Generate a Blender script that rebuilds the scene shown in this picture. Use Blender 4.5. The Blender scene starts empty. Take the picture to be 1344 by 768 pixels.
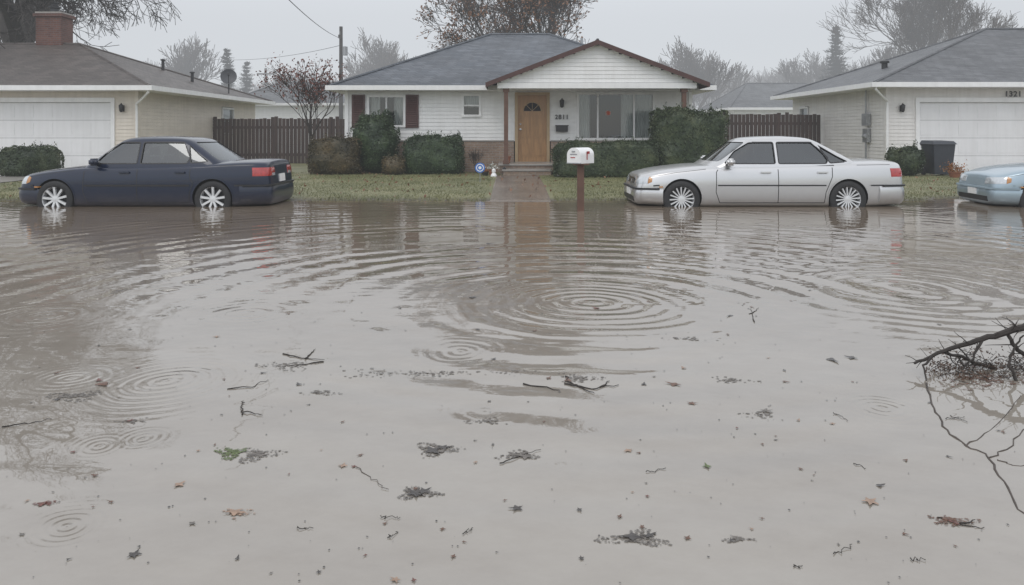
import bpy, bmesh, math, random
import numpy as np
from mathutils import Vector, Matrix, noise as mnoise
from mathutils.bvhtree import BVHTree
S=bpy.context.scene
COL=S.collection
R=random.Random(7)
# ------------------------------------------------------------------ nodes
class NT:
    def __init__(s,name):
        s.m=bpy.data.materials.new(name); s.m.use_nodes=True
        s.t=s.m.node_tree; s.n=s.t.nodes; s.l=s.t.links
        s.p=s.n['Principled BSDF']; s.out=s.n['Material Output']
    def put(s,inp,v):
        if isinstance(v,bpy.types.NodeSocket): s.l.new(v,inp)
        elif v is not None: inp.default_value=v
    def math(s,op,a,b=None,c=None,clamp=False):
        n=s.n.new('ShaderNodeMath'); n.operation=op; n.use_clamp=clamp
        s.put(n.inputs[0],a); s.put(n.inputs[1],b)
        if c is not None: s.put(n.inputs[2],c)
        return n.outputs[0]
    def coord(s,kind='Object'):
        return s.n.new('ShaderNodeTexCoord').outputs[kind]
    def mapping(s,v,scale=(1,1,1),loc=(0,0,0),rot=(0,0,0)):
        n=s.n.new('ShaderNodeMapping'); s.l.new(v,n.inputs[0])
        n.inputs['Scale'].default_value=scale; n.inputs['Location'].default_value=loc; n.inputs['Rotation'].default_value=rot
        return n.outputs[0]
    def noise(s,v,scale,detail=3,rough=.5):
        n=s.n.new('ShaderNodeTexNoise'); s.l.new(v,n.inputs['Vector'])
        n.inputs['Scale'].default_value=scale; n.inputs['Detail'].default_value=detail; n.inputs['Roughness'].default_value=rough
        return n.outputs['Fac']
    def ramp(s,f,stops):
        n=s.n.new('ShaderNodeValToRGB'); s.l.new(f,n.inputs[0]); e=n.color_ramp.elements
        while len(e)<len(stops): e.new(.5)
        for i,(p,c) in enumerate(stops):
            e[i].position=p; e[i].color=(c[0],c[1],c[2],1)
        return n.outputs[0]
    def mix(s,f,a,b,mode='MIX'):
        n=s.n.new('ShaderNodeMix'); n.data_type='RGBA'; n.blend_type=mode
        s.put(n.inputs[0],f)
        for i,v in ((6,a),(7,b)):
            if isinstance(v,bpy.types.NodeSocket): s.l.new(v,n.inputs[i])
            else: n.inputs[i].default_value=(v[0],v[1],v[2],1)
        return n.outputs[2]
    def bump(s,h,strength=.5,dist=.01):
        n=s.n.new('ShaderNodeBump'); s.put(n.inputs['Height'],h)
        n.inputs['Strength'].default_value=strength; n.inputs['Distance'].default_value=dist
        s.l.new(n.outputs[0],s.p.inputs['Normal']); return n.outputs[0]
    def sep(s,v):
        n=s.n.new('ShaderNodeSeparateXYZ'); s.l.new(v,n.inputs[0]); return n.outputs
    def comb(s,x,y,z):
        n=s.n.new('ShaderNodeCombineXYZ')
        s.put(n.inputs[0],x); s.put(n.inputs[1],y); s.put(n.inputs[2],z); return n.outputs[0]
def mk(name,col,rough=.6,var=.15,scale=6,bump=0,bscale=40,metal=0,coat=0,spec=.5,stretch=(1,1,1),col2=None,dist=.01,streak=0):
    t=NT(name); c=t.coord(); v=t.mapping(c,stretch)
    a=[x*(1-var) for x in col]; b=[min(1,x*(1+var)) for x in col] if col2 is None else col2
    f=t.noise(v,scale,4,.6)
    cc=t.ramp(f,[(.3,a),(.7,b)])
    if streak:
        g=t.noise(t.mapping(c,(7,7,.5)),1.,4,.65); cc=t.mix(streak,cc,t.ramp(g,[(.35,(.55,.53,.49)),(.62,(1,1,1))]),'MULTIPLY')
    t.l.new(cc,t.p.inputs['Base Color'])
    t.p.inputs['Roughness'].default_value=rough; t.p.inputs['Metallic'].default_value=metal
    t.p.inputs['Coat Weight'].default_value=coat; t.p.inputs['Coat Roughness'].default_value=.04
    t.p.inputs['Specular IOR Level'].default_value=spec
    if bump: t.bump(t.noise(v,bscale,3,.6),bump,dist)
    return t.m
def glassmat(name,tint,rough=.02,base=.06):
    t=NT(name); n=t.n
    tr=n.new('ShaderNodeBsdfTransparent'); tr.inputs[0].default_value=(*tint,1)
    gl=n.new('ShaderNodeBsdfGlossy'); gl.inputs['Roughness'].default_value=rough; gl.inputs[0].default_value=(.9,.93,.95,1)
    fr=n.new('ShaderNodeFresnel'); fr.inputs[0].default_value=1.5
    f=t.math('ADD',fr.outputs[0],base,clamp=True)
    mx=n.new('ShaderNodeMixShader'); t.l.new(f,mx.inputs[0]); t.l.new(tr.outputs[0],mx.inputs[1]); t.l.new(gl.outputs[0],mx.inputs[2])
    t.l.new(mx.outputs[0],t.out.inputs[0]); return t.m
M={}
M['siding']=mk('white_siding',(.78,.78,.765),.42,.05,1.5,.15,30,stretch=(1,1,5),streak=.16)
M['siding_beige']=mk('beige_siding',(.69,.63,.545),.45,.06,1.5,.15,30,stretch=(1,1,5),streak=.2)
M['siding_grey']=mk('pale_siding',(.73,.71,.68),.45,.06,1.5,.15,30,stretch=(1,1,5),streak=.2)
M['trim']=mk('white_trim',(.80,.80,.79),.4,.05,3,streak=.12)
M['garage']=mk('garage_paint',(.77,.77,.77),.4,.04,1.2,streak=.12)
M['fascia']=mk('maroon_fascia',(.065,.025,.020),.4,.2,4)
M['shutter']=mk('shutter_paint',(.070,.026,.022),.45,.15,5)
M['door']=mk('door_wood',(.38,.21,.09),.35,.2,3,.2,20,stretch=(6,6,.6))
M['doorgold']=mk('door_frame_paint',(.42,.30,.17),.45,.08,4)
M['post']=mk('porch_post_wood',(.12,.062,.042),.6,.2,4)
M['dark']=mk('dark_interior',(.012,.012,.013),.8,.2,3)
M['glass']=glassmat('window_glass',(.75,.8,.8),.02,.05)
M['curtain']=mk('curtain_cloth',(.62,.61,.58),.9,.08,3)
M['concrete']=mk('concrete',(.32,.30,.275),.28,.18,1.2,.2,60)
M['fence']=mk('fence_wood',(.045,.026,.021),.55,.4,2,.4,30,stretch=(6,6,.5))
M['bark']=mk('bark',(.036,.030,.026),.8,.3,6,.6,18,stretch=(1,1,.3),dist=.03)
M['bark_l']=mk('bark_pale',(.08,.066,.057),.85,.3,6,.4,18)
M['metal']=mk('metal_grey',(.35,.36,.37),.4,.1,5,metal=.6)
M['dishgrey']=mk('dish_grey',(.07,.073,.08),.5,.1,5)
M['black']=mk('black_plastic',(.018,.018,.02),.45,.2,6)
M['rubber']=mk('tyre_rubber',(.022,.022,.023),.7,.2,10,.2,60)
M['chrome']=mk('chrome_trim',(.55,.56,.57),.18,.05,6,metal=1)
M['rim']=mk('alloy_rim',(.72,.73,.74),.33,.06,8,metal=.45)
M['white']=mk('white_paint',(.80,.80,.79),.35,.05,8)
M['interior']=mk('car_interior',(.05,.048,.045),.8,.2,5)
M['carglass']=glassmat('car_glass',(.24,.28,.28),.01,.09)
def brickmat(name,c1,c2,mortar,scale=1.0,bw=.22,bh=.075,rough=.75,vec='wall'):
    t=NT(name); x,y,z=t.sep(t.coord())
    if vec=='wall': v=t.comb(t.math('ADD',x,y),z,0.)
    elif vec=='roof': v=t.comb(t.math('ADD',x,y),t.math('MULTIPLY',z,2.6),0.)
    else: v=t.comb(x,y,0.)
    b=t.n.new('ShaderNodeTexBrick'); t.l.new(v,b.inputs['Vector'])
    b.inputs['Scale'].default_value=scale; b.inputs['Brick Width'].default_value=bw; b.inputs['Row Height'].default_value=bh
    b.inputs['Mortar Size'].default_value=.008 if vec!='roof' else .01; b.inputs['Mortar Smooth'].default_value=.3
    b.inputs['Color1'].default_value=(*c1,1); b.inputs['Color2'].default_value=(*c2,1); b.inputs['Mortar'].default_value=(*mortar,1)
    f=t.noise(t.coord(),.9,5,.65)
    g=t.ramp(f,[(.25,(.62,.62,.62)),(.75,(1.3,1.3,1.3))])
    c=t.mix(1.,b.outputs['Color'],g,'MULTIPLY')
    f2=t.noise(t.coord(),30,2,.6); c=t.mix(1.,c,t.ramp(f2,[(.2,(.7,.7,.7)),(.8,(1.3,1.3,1.3))]),'MULTIPLY')
    t.l.new(c,t.p.inputs['Base Color']); t.p.inputs['Roughness'].default_value=rough
    t.bump(t.math('ADD',t.math('MULTIPLY',b.outputs['Fac'],-1.),f2),.5,.01)
    return t.m
M['brick']=brickmat('wainscot_brick',(.24,.16,.115),(.31,.22,.16),(.30,.27,.24),rough=.5)
M['chimbrick']=brickmat('chimney_brick',(.10,.042,.033),(.15,.065,.048),(.12,.10,.09))
M['roof_grey']=brickmat('roof_shingle_grey',(.066,.078,.094),(.118,.13,.148),(.036,.042,.050),1,.33,.16,.5,'roof')
M['roof_brown']=brickmat('roof_shingle_brown',(.066,.055,.048),(.110,.093,.083),(.034,.029,.025),1,.33,.16,.5,'roof')
M['roof_slate']=brickmat('roof_shingle_slate',(.075,.08,.087),(.124,.129,.136),(.044,.047,.052),1,.33,.16,.5,'roof')
M['walk']=brickmat('walk_paver',(.16,.125,.10),(.21,.17,.135),(.12,.105,.09),1,.24,.12,.22,'flat')
def leafmat(name,a,b,c,rough=.5,scale=2.2):
    t=NT(name); co=t.coord()
    f=t.noise(co,scale,3,.6); f2=t.noise(co,28,2,.7)
    x=t.math('ADD',t.math('MULTIPLY',f,.55),t.math('MULTIPLY',f2,.5))
    t.l.new(t.ramp(x,[(.36,a),(.52,b),(.68,c)]),t.p.inputs['Base Color']); t.p.inputs['Roughness'].default_value=rough
    return t.m
M['hedge']=leafmat('hedge_leaves',(.008,.020,.008),(.024,.048,.016),(.065,.10,.035))
M['hedge2']=leafmat('hedge_leaves_dull',(.010,.021,.007),(.030,.050,.017),(.085,.10,.042))
M['bushbrown']=leafmat('bush_leaves_bronze',(.020,.020,.009),(.058,.046,.018),(.13,.088,.035))
M['redleaf']=leafmat('red_leaves',(.07,.02,.015),(.14,.04,.028),(.20,.08,.05))
M['brownleaf']=leafmat('brown_leaves',(.10,.045,.022),(.19,.09,.045),(.25,.13,.07))
M['pine']=leafmat('pine_needles',(.012,.022,.016),(.03,.045,.032),(.05,.065,.045))
M['grass']=leafmat('grass_blades',(.075,.086,.030),(.145,.155,.062),(.24,.22,.105),.5,.9)
# ------------------------------------------------------------------ mesh builder
def mesh_obj(name,verts,faces,mats,parent=None,idx=None,smooth=False,sharp=None):
    me=bpy.data.meshes.new(name); me.from_pydata(verts,[],faces)
    for m in mats: me.materials.append(m)
    if idx is not None: me.polygons.foreach_set('material_index',idx)
    if smooth:
        me.polygons.foreach_set('use_smooth',[True]*len(me.polygons))
        if sharp: me.set_sharp_from_angle(angle=math.radians(sharp))
    me.update(); o=bpy.data.objects.new(name,me); COL.objects.link(o)
    if parent: o.parent=parent
    return o
def empty(name,loc=(0,0,0),rz=0):
    e=bpy.data.objects.new(name,None); e.location=loc; e.rotation_euler=(0,0,rz); e.empty_display_size=.3; COL.objects.link(e); return e
class MB:
    def __init__(s): s.v=[];s.f=[];s.i=[]; s.m=[]
    def mi(s,m):
        m=M[m] if isinstance(m,str) else m
        if m not in s.m: s.m.append(m)
        return s.m.index(m)
    def face(s,pts,m):
        b=len(s.v); s.v+= [tuple(p) for p in pts]; s.f.append(tuple(range(b,b+len(pts)))); s.i.append(s.mi(m))
    def hexa(s,c,m):
        b=len(s.v); s.v+=[tuple(p) for p in c]; k=s.mi(m)
        for q in ((0,3,2,1),(4,5,6,7),(0,1,5,4),(1,2,6,5),(2,3,7,6),(3,0,4,7)):
            s.f.append(tuple(b+j for j in q)); s.i.append(k)
    def box(s,x0,x1,y0,y1,z0,z1,m):
        s.hexa([(x0,y0,z0),(x1,y0,z0),(x1,y1,z0),(x0,y1,z0),(x0,y0,z1),(x1,y0,z1),(x1,y1,z1),(x0,y1,z1)],m)
    def wbox(s,W,u0,u1,n0,n1,z0,z1,m):
        P,U,N=W; f=lambda u,n,z: tuple(P+U*u+N*n+Vector((0,0,z)))
        s.hexa([f(u0,n1,z0),f(u1,n1,z0),f(u1,n0,z0),f(u0,n0,z0),f(u0,n1,z1),f(u1,n1,z1),f(u1,n0,z1),f(u0,n0,z1)],m)
    def tube(s,pts,rad,m,sides=6,cap=True):
        pts=[Vector(p) for p in pts]; k=s.mi(m); rings=[]
        for i,p in enumerate(pts):
            d=(pts[min(i+1,len(pts)-1)]-pts[max(i-1,0)])
            if d.length<1e-9: d=Vector((0,0,1))
            d.normalize(); a=d.orthogonal() if i==0 else (prev-d*prev.dot(d))
            if a.length<1e-6: a=d.orthogonal()
            a.normalize(); prev=a; b=d.cross(a); r=rad[i] if isinstance(rad,(list,tuple)) else rad
            base=len(s.v)
            for j in range(sides):
                t=2*math.pi*j/sides; s.v.append(tuple(p+a*(r*math.cos(t))+b*(r*math.sin(t))))
            rings.append(base)
        for a0,b0 in zip(rings,rings[1:]):
            for j in range(sides):
                j2=(j+1)%sides; s.f.append((a0+j,a0+j2,b0+j2,b0+j)); s.i.append(k)
        if cap:
            s.f.append(tuple(rings[0]+j for j in reversed(range(sides)))); s.i.append(k)
            s.f.append(tuple(rings[-1]+j for j in range(sides))); s.i.append(k)
    def lathe(s,prof,m,c=(0,0,0),n=24,axis='z'):
        k=s.mi(m); rings=[]
        for (r,h) in prof:
            base=len(s.v)
            for j in range(n):
                t=2*math.pi*j/n; x,y=r*math.cos(t),r*math.sin(t)
                p=(x,y,h) if axis=='z' else ((x,-h,y) if axis=='y' else (h,x,y))
                s.v.append((p[0]+c[0],p[1]+c[1],p[2]+c[2]))
            rings.append(base)
        for a0,b0 in zip(rings,rings[1:]):
            for j in range(n):
                j2=(j+1)%n; s.f.append((a0+j,a0+j2,b0+j2,b0+j)); s.i.append(k)
    def done(s,name,parent=None,smooth=False,sharp=35):
        return mesh_obj(name,s.v,s.f,s.m,parent,s.i,smooth,sharp)
# ------------------------------------------------------------------ ground
H0=1.3
def shore(x):
    return 14.62+.20*mnoise.noise((x*.55,3.1,0))+.12*mnoise.noise((x*2.3,1.1,0))+.05*mnoise.noise((x*7,1.1,0))+.5*(math.exp(-((x+6.6)/2.2)**4)+math.exp(-((x-4.6)/2.3)**4)+(1 if x>8.2 else 0))
def gz(x,y):
    s=shore(x); d=y-s
    if d<0: return max(-.24,d*.16)
    z=.12*(1-math.exp(-d/2.2))
    return z+.012*mnoise.noise((x*.9,y*.9,0))*min(1,d)
def W_at(px,py,z=0.):
    Y=1000*(H0-z)/(py-175); return ((px-672)*Y/1000,Y)
xs=list(np.arange(-420,-30,30))+list(np.arange(-30,-14,.5))+list(np.arange(-14,14,.2))+list(np.arange(14,30.1,.5))+list(np.arange(60,421,30))
ys=list(np.arange(-200,-9,20))+list(np.arange(0,13,2.))+list(np.arange(13,18,.12))+list(np.arange(18,40,.6))+[45,50,60,80,110,150,220,320,450]
V=[(float(x),float(y),gz(x,y)) for y in ys for x in xs]; nx=len(xs)
F=[(j*nx+i,j*nx+i+1,(j+1)*nx+i+1,(j+1)*nx+i) for j in range(len(ys)-1) for i in range(nx-1)]
t=NT('lawn_ground'); co=t.coord(); f=t.noise(co,.6,5,.65); f2=t.noise(co,14,3,.7)
x_=t.math('ADD',t.math('MULTIPLY',f,.6),t.math('MULTIPLY',f2,.4))
lawn=t.ramp(x_,[(.33,(.09,.095,.040)),(.5,(.16,.16,.072)),(.66,(.25,.225,.12))])
zz=t.sep(co)[2]; wet=t.math('MULTIPLY',t.math('SUBTRACT',zz,.004),40.,clamp=True)
t.l.new(t.mix(wet,(.07,.056,.038),lawn),t.p.inputs['Base Color']); t.p.inputs['Roughness'].default_value=.55
t.bump(f2,.6,.03)
mesh_obj('ground',V,F,[t.m],smooth=True)
def strip(name,x0,x1,y0,y1,m,lift=.012):
    yy=np.arange(y0,y1+.01,.12); xx=[x0,(x0+x1)/2,x1]
    v=[(x,float(y),max(gz(a,y) for a in np.linspace(x0,x1,15))+lift) for y in yy for x in xx]
    f=[(j*3+i,j*3+i+1,(j+1)*3+i+1,(j+1)*3+i) for j in range(len(yy)-1) for i in range(2)]
    return mesh_obj(name,v,f,[m],smooth=True)
strip('front_walkway',-.42,.74,14.2,21.3,M['walk'])
strip('driveway',-17.9,-12.3,13.6,23.9,M['concrete'])
strip('driveway',12.4,18.0,13.6,23.9,M['concrete'])
rg=np.random.RandomState(3)
def blades(name,n,x0,x1,y0,y1,h):
    v=[];f=[]
    for i in range(n):
        x=rg.uniform(x0,x1); y=y0+(y1-y0)*rg.rand()**1.5
        if -.5<x<.82 or y<shore(x)-.05 or x<-12.2 or x>12.3: continue
        z=gz(x,y)-.005; a=rg.rand()*6.28; w=.008; hh=h*rg.uniform(.4,1.3)*(1+.8*mnoise.noise((x*1.3,y*1.3,2.)))
        dx,dy=math.cos(a)*w,math.sin(a)*w; lx,ly=rg.normal(0,.6*hh,2)
        b=len(v); v+=[(x-dx,y-dy,z),(x+dx,y+dy,z),(x+lx,y+ly,z+hh)]; f.append((b,b+1,b+2))
    mesh_obj(name,v,f,[M['grass']])
blades('lawn_grass',90000,-12.2,12.3,14.4,23,.038)
# ------------------------------------------------------------------ water
t=NT('muddy_water'); co=t.coord(); X_,Y_,Z_=t.sep(co)
def ring(px,py,Rr,lam,amp,world=None,inner=0.,pw=2.):
    cx,cy=world if world else W_at(px,py)
    n=t.n.new('ShaderNodeVectorMath'); n.operation='DISTANCE'; t.l.new(co2,n.inputs[0]); n.inputs[1].default_value=(cx,cy,0)
    d=n.outputs['Value']
    s_=t.math('SINE',t.math('MULTIPLY',d,2*math.pi/lam))
    e=t.math('EXPONENT',t.math('MULTIPLY',t.math('POWER',t.math('DIVIDE',d,Rr),pw),-1.))
    h=t.math('MULTIPLY',t.math('MULTIPLY',s_,e),amp)
    if inner: h=t.math('MULTIPLY',h,t.math('SMOOTH_MIN',t.math('DIVIDE',d,inner),1.,.2))
    return h
nn=t.n.new('ShaderNodeTexNoise'); t.l.new(co,nn.inputs['Vector']); nn.inputs['Scale'].default_value=.7; nn.inputs['Detail'].default_value=3
vm=t.n.new('ShaderNodeVectorMath'); vm.operation='MULTIPLY_ADD'; t.l.new(nn.outputs['Color'],vm.inputs[0]); vm.inputs[1].default_value=(.30,.30,0); t.l.new(co,vm.inputs[2])
vs=t.n.new('ShaderNodeVectorMath'); vs.operation='ADD'; t.l.new(vm.outputs[0],vs.inputs[0]); vs.inputs[1].default_value=(-.15,-.15,0); co2=vs.outputs[0]
patch=t.ramp(t.noise(t.mapping(co,(.35,.9,1)),1.,4,.6),[(.38,(.12,)*3),(.6,(1,)*3)])
big=ring(760,400,5.8,.40,.0056,inner=1.3)
big2=ring(0,0,9,.29,.0012,world=(-1.5,8.2))
big=t.math('MULTIPLY',t.math('ADD',big,big2),patch)
terms=[big, ring(775,398,.95,.14,.0024), ring(225,500,.38,.068,.0012), ring(85,688,.11,.034,.0009),
 ring(145,580,.085,.034,.0008), ring(205,570,.085,.034,.0008), ring(600,458,.25,.07,.0011), ring(1160,533,.18,.05,.0008),
 ring(330,410,.4,.1,.0010), ring(60,415,.4,.1,.0012), ring(1190,378,1.6,.2,.0016), ring(100,495,.22,.055,.0008)]
h=terms[0]
for q in terms[1:]: h=t.math('ADD',h,q)
for (vsc,thr,amp,fr,dec) in ((1.5,.66,.00042,150.,-15.),(.7,.82,.0006,85.,-7.)):
    vo=t.n.new('ShaderNodeTexVoronoi'); t.l.new(co2,vo.inputs['Vector']); vo.inputs['Scale'].default_value=vsc; vo.voronoi_dimensions='2D'
    dd=t.math('DIVIDE',vo.outputs['Distance'],vsc); msk=t.math('GREATER_THAN',t.sep(vo.outputs['Color'])[0],thr)
    rr=t.math('MULTIPLY',t.math('MULTIPLY',t.math('SINE',t.math('MULTIPLY',dd,fr)),t.math('EXPONENT',t.math('MULTIPLY',dd,dec))),t.math('MULTIPLY',msk,amp))
    h=t.math('ADD',h,rr)
far=t.math('DIVIDE',t.math('SUBTRACT',Y_,2.5),9.,clamp=True)
n1=t.noise(t.mapping(co2,(.5,2.6,1)),1.6,3,.55)
h=t.math('ADD',h,t.math('MULTIPLY',t.math('MULTIPLY',n1,far),.0052))
n2=t.noise(t.mapping(co2,(.7,1.6,1)),9,3,.5)
h=t.math('ADD',h,t.math('MULTIPLY',n2,t.math('ADD',t.math('MULTIPLY',far,.0006),.00022)))
n3=t.noise(co2,.9,2,.5); h=t.math('ADD',h,t.math('MULTIPLY',n3,.009))
t.bump(h,1.,1.)
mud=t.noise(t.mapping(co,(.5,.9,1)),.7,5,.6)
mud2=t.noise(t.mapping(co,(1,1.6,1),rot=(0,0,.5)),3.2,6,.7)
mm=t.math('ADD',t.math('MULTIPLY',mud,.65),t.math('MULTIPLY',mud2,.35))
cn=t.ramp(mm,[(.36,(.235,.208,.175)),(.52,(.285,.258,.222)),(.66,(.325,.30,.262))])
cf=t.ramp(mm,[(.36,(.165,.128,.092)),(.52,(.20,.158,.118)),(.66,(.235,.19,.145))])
refl_tone=t.math('DIVIDE',t.math('SUBTRACT',t.math('ADD',Y_,t.math('MULTIPLY',mud,3.)),5.5),6.,clamp=True)  # mud colour graded by distance: darker far, greyer near, reflection contrast painted in
t.l.new(t.mix(refl_tone,cn,cf),t.p.inputs['Base Color'])
t.p.inputs['Roughness'].default_value=.008; t.p.inputs['IOR'].default_value=1.85
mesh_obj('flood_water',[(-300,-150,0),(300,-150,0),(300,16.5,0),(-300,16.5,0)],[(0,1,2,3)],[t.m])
# ------------------------------------------------------------------ siding etc
def siding(mb,W,length,z0,z1,op,m,lap=.115,prof=None):
    P,U,N=W; z=z0
    ob=sorted(set([a for o_ in op for a in (o_[2],o_[3])]))
    while z<z1-1e-4:
        zt=min(z+lap,z1); br=[z]+[a for a in ob if z+1e-4<a<zt-1e-4]+[zt]
        for k,(a,b) in enumerate(zip(br,br[1:])):
            mid=(a+b)/2; iv=[(0,length)] if prof is None else [prof(mid)]
            for (u0,u1,za,zb) in op:
                if za<mid<zb:
                    nv=[]
                    for (p,q) in iv:
                        if u0>p: nv.append((p,min(q,u0)))
                        if u1<q: nv.append((max(p,u1),q))
                    iv=[w for w in nv if w[1]-w[0]>.005]
            for (p,q) in iv:
                if q-p<.01: continue
                oa=.015*(1-(a-z)/lap); ob_=.015*(1-(b-z)/lap)
                f=lambda u,n,zz: tuple(P+U*u+N*n+Vector((0,0,zz)))
                mb.face([f(p,oa,a),f(q,oa,a),f(q,ob_,b),f(p,ob_,b)],m)
                if k==0: mb.face([f(p,0,a),f(q,0,a),f(q,oa,a),f(p,oa,a)],m)
        z=zt
def window(name,par,W,u0,u1,z0,z1,mull=(),rail=(),fr=.07,curt=None,proud=.045):
    mb=MB(); T='trim'
    mb.wbox(W,u0-fr,u1+fr,-.09,proud,z1,z1+fr,T); mb.wbox(W,u0-fr,u1+fr,-.09,proud+.02,z0-fr,z0,T)
    mb.wbox(W,u0-fr,u0,-.09,proud,z0,z1,T); mb.wbox(W,u1,u1+fr,-.09,proud,z0,z1,T)
    for a in mull: mb.wbox(W,a-.025,a+.025,-.06,.02,z0,z1,T)
    for a in rail: mb.wbox(W,u0,u1,-.058,.018,a-.022,a+.022,T)
    P,U,N=W; f=lambda u,n,z: tuple(P+U*u+N*n+Vector((0,0,z)))
    mb.face([f(u0,-.03,z0),f(u1,-.03,z0),f(u1,-.03,z1),f(u0,-.03,z1)],'glass')
    if curt:
        for (a,b,zb) in curt:
            n=max(6,int((b-a)/.02)); 
            for i in range(n):
                p=a+(b-a)*i/n; q=a+(b-a)*(i+1)/n
                g=lambda u: -.13+.022*math.sin(u*52)
                mb.face([f(p,g(p),zb),f(q,g(q),zb),f(q,g(q),z1),f(p,g(p),z1)],'curtain')
    mb.wbox(W,u0-.05,u1+.05,-.35,-.3,z0-.05,z1+.05,'dark')
    mb.wbox(W,u0-.06,u0-.05,-.35,-.09,z0-.05,z1+.05,'dark'); mb.wbox(W,u1+.05,u1+.06,-.35,-.09,z0-.05,z1+.05,'dark')
    return mb.done(name,par)
def hip_roof(name,par,x0,x1,y0,y1,ze,rx0,rx1,ry,zr,m,thick=.14,trim='trim'):
    mb=MB()
    a,b,c,d=(x0,y0,ze),(x1,y0,ze),(x1,y1,ze),(x0,y1,ze); e,f=(rx0,ry,zr),(rx1,ry,zr)
    mb.face([a,b,f,e],m); mb.face([b,c,f],m); mb.face([c,d,e,f],m); mb.face([d,a,e],m)
    for p,q in ((e,f),(a,e),(b,f),(c,f),(d,e)):
        p=Vector(p)+Vector((0,0,.005)); q=Vector(q)+Vector((0,0,.005)); mb.tube([p,q],.05,m,5)
    o=mb.done(name,par)
    mb=MB(); g=.004
    mb.box(x0-.10,x1+.10,y0-.10,y0,ze-thick,ze+.01,trim)
    mb.box(x0-.10,x1+.10,y1,y1+.1,ze-thick,ze+.01,trim)
    mb.box(x0-.10,x0,y0+g,y1-g,ze-thick,ze+.01,trim); mb.box(x1,x1+.10,y0+g,y1-g,ze-thick,ze+.01,trim)
    mb.box(x0+g,x1-g,y0+g,y1-g,ze-thick-.002,ze-thick+.02,trim)
    mb.done('gutters',par); return o
def wallframe(x0,y0,x1,y1):
    P=Vector((x0,y0,0)); d=Vector((x1-x0,y1-y0,0)); L=d.length; U=d/L; N=Vector((U.y,-U.x,0)); return (P,U,N),L
def corner(mb,x,y,z0,z1,m='trim',w=.09):
    mb.box(x-w/2-.012,x+w/2+.012,y-w/2-.012,y+w/2+.012,z0,z1,m)
def lamp(par,x,y,z):
    mb=MB(); mb.box(x-.05,x+.05,y-.03,y,z-.10,z+.10,'black')
    mb.lathe([(.0,.16),(.07,.10),(.075,.09),(.055,-.08),(.03,-.12),(0,-.12)],'black',(x,y-.11,z),8)
    mb.lathe([(.058,.08),(.045,-.07)],'white',(x,y-.11,z),8)
    mb.tube([(x,y-.02,z+.05),(x,y-.11,z+.17)],.012,'black'); mb.done('wall_lamp',par,True)
def text(par,s_,x,y,z,size,m,name='house_number'):
    c=bpy.data.curves.new(name,'FONT'); c.body=s_; c.size=size; c.extrude=.008; c.align_x='CENTER'; c.align_y='CENTER'; c.offset=.004; c.space_character=1.15
    c.materials.append(M[m]); o=bpy.data.objects.new(name,c); o.location=(x,y,z); o.rotation_euler=(math.pi/2,0,0); COL.objects.link(o); o.parent=par
# ------------------------------------------------------------------ main house
hs=empty('white_bungalow_house')
FY=23.3; ze=2.72
W,L=wallframe(-5.05,FY,5.45,FY); u=lambda x:x+5.05
ops=[(u(-4.42),u(-3.26),1.49,2.46),(u(-1.53),u(-.95),1.81,2.50),(u(.12),u(1.12),.4,2.53),(u(1.98),u(4.37),1.09,2.55)]
mb=MB(); siding(mb,W,L,1.06,ze-.05,ops,'siding')
W2,L2=wallframe(-5.05,32,-5.05,FY); siding(mb,W2,L2,1.06,ze-.05,[],'siding')
W3,L3=wallframe(5.45,FY,5.45,32); siding(mb,W3,L3,1.06,ze-.05,[],'siding')
corner(mb,-5.05,FY,1.06,ze-.05); corner(mb,5.45,FY,1.06,ze-.05)
mb.done('siding_walls',hs)
mb=MB()
mb.box(-5.10,.06,FY-.04,FY+.2,.0,1.055,'brick'); mb.box(1.18,5.5,FY-.04,FY+.2,.0,1.055,'brick')
mb.box(-5.10,-4.9,FY+.2,32,0,1.055,'brick'); mb.box(5.3,5.5,FY+.2,32,0,1.055,'brick')
mb.box(-5.13,.06,FY-.07,FY+.02,1.055,1.09,'concrete'); mb.box(1.18,5.53,FY-.07,FY+.02,1.055,1.09,'concrete')
mb.box(-4.6,5.0,FY+.4,31.5,0,ze-.2,'dark')
mb.done('brick_wainscot',hs)
window('bedroom_window',hs,W,u(-4.36),u(-3.32),1.55,2.40,mull=[u(-3.84)],curt=[(u(-4.36),u(-4.05),1.55),(u(-3.63),u(-3.32),1.55)])
window('small_window',hs,W,u(-1.47),u(-1.01),1.87,2.44,rail=[2.15],curt=[(u(-1.47),u(-1.01),2.1)])
window('picture_window',hs,W,u(2.05),u(4.30),1.16,2.48,mull=[u(2.62),u(3.73)],curt=[(u(2.05),u(2.40),1.16),(u(3.35),u(4.30),1.16)],fr=.07)
mb=MB()
mb.lathe([(0,.1),(.08,.06),(.10,0),(.08,-.06),(0,-.1)],mk('ornament_red',(.5,.09,.04),.5),(2.95,FY+.10,1.92),10)
mb.done('window_ornament',hs,True)
for x0 in (-4.89,-3.25):
    mb=MB(); mb.box(x0,x0+.40,FY-.06,FY-.022,1.47,2.48,'shutter')
    for i in range(16):
        z=1.55+i*.056; mb.hexa([(x0+.05,FY-.085,z),(x0+.35,FY-.085,z),(x0+.35,FY-.055,z+.02),(x0+.05,FY-.055,z+.02),(x0+.05,FY-.075,z+.01),(x0+.35,FY-.075,z+.01),(x0+.35,FY-.055,z+.045),(x0+.05,FY-.055,z+.045)],'shutter')
    mb.done('shutter',hs)
mb=MB(); d0,d1=.12,1.12
mb.box(d0-.03,d0+.06,FY-.06,FY+.12,.4,2.55,'doorgold'); mb.box(d1-.06,d1+.03,FY-.06,FY+.12,.4,2.55,'doorgold'); mb.box(d0+.06,d1-.06,FY-.06,FY+.12,2.46,2.55,'doorgold')
mb.box(d0+.06,d1-.06,FY+.02,FY+.07,.42,2.46,'door')
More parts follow.
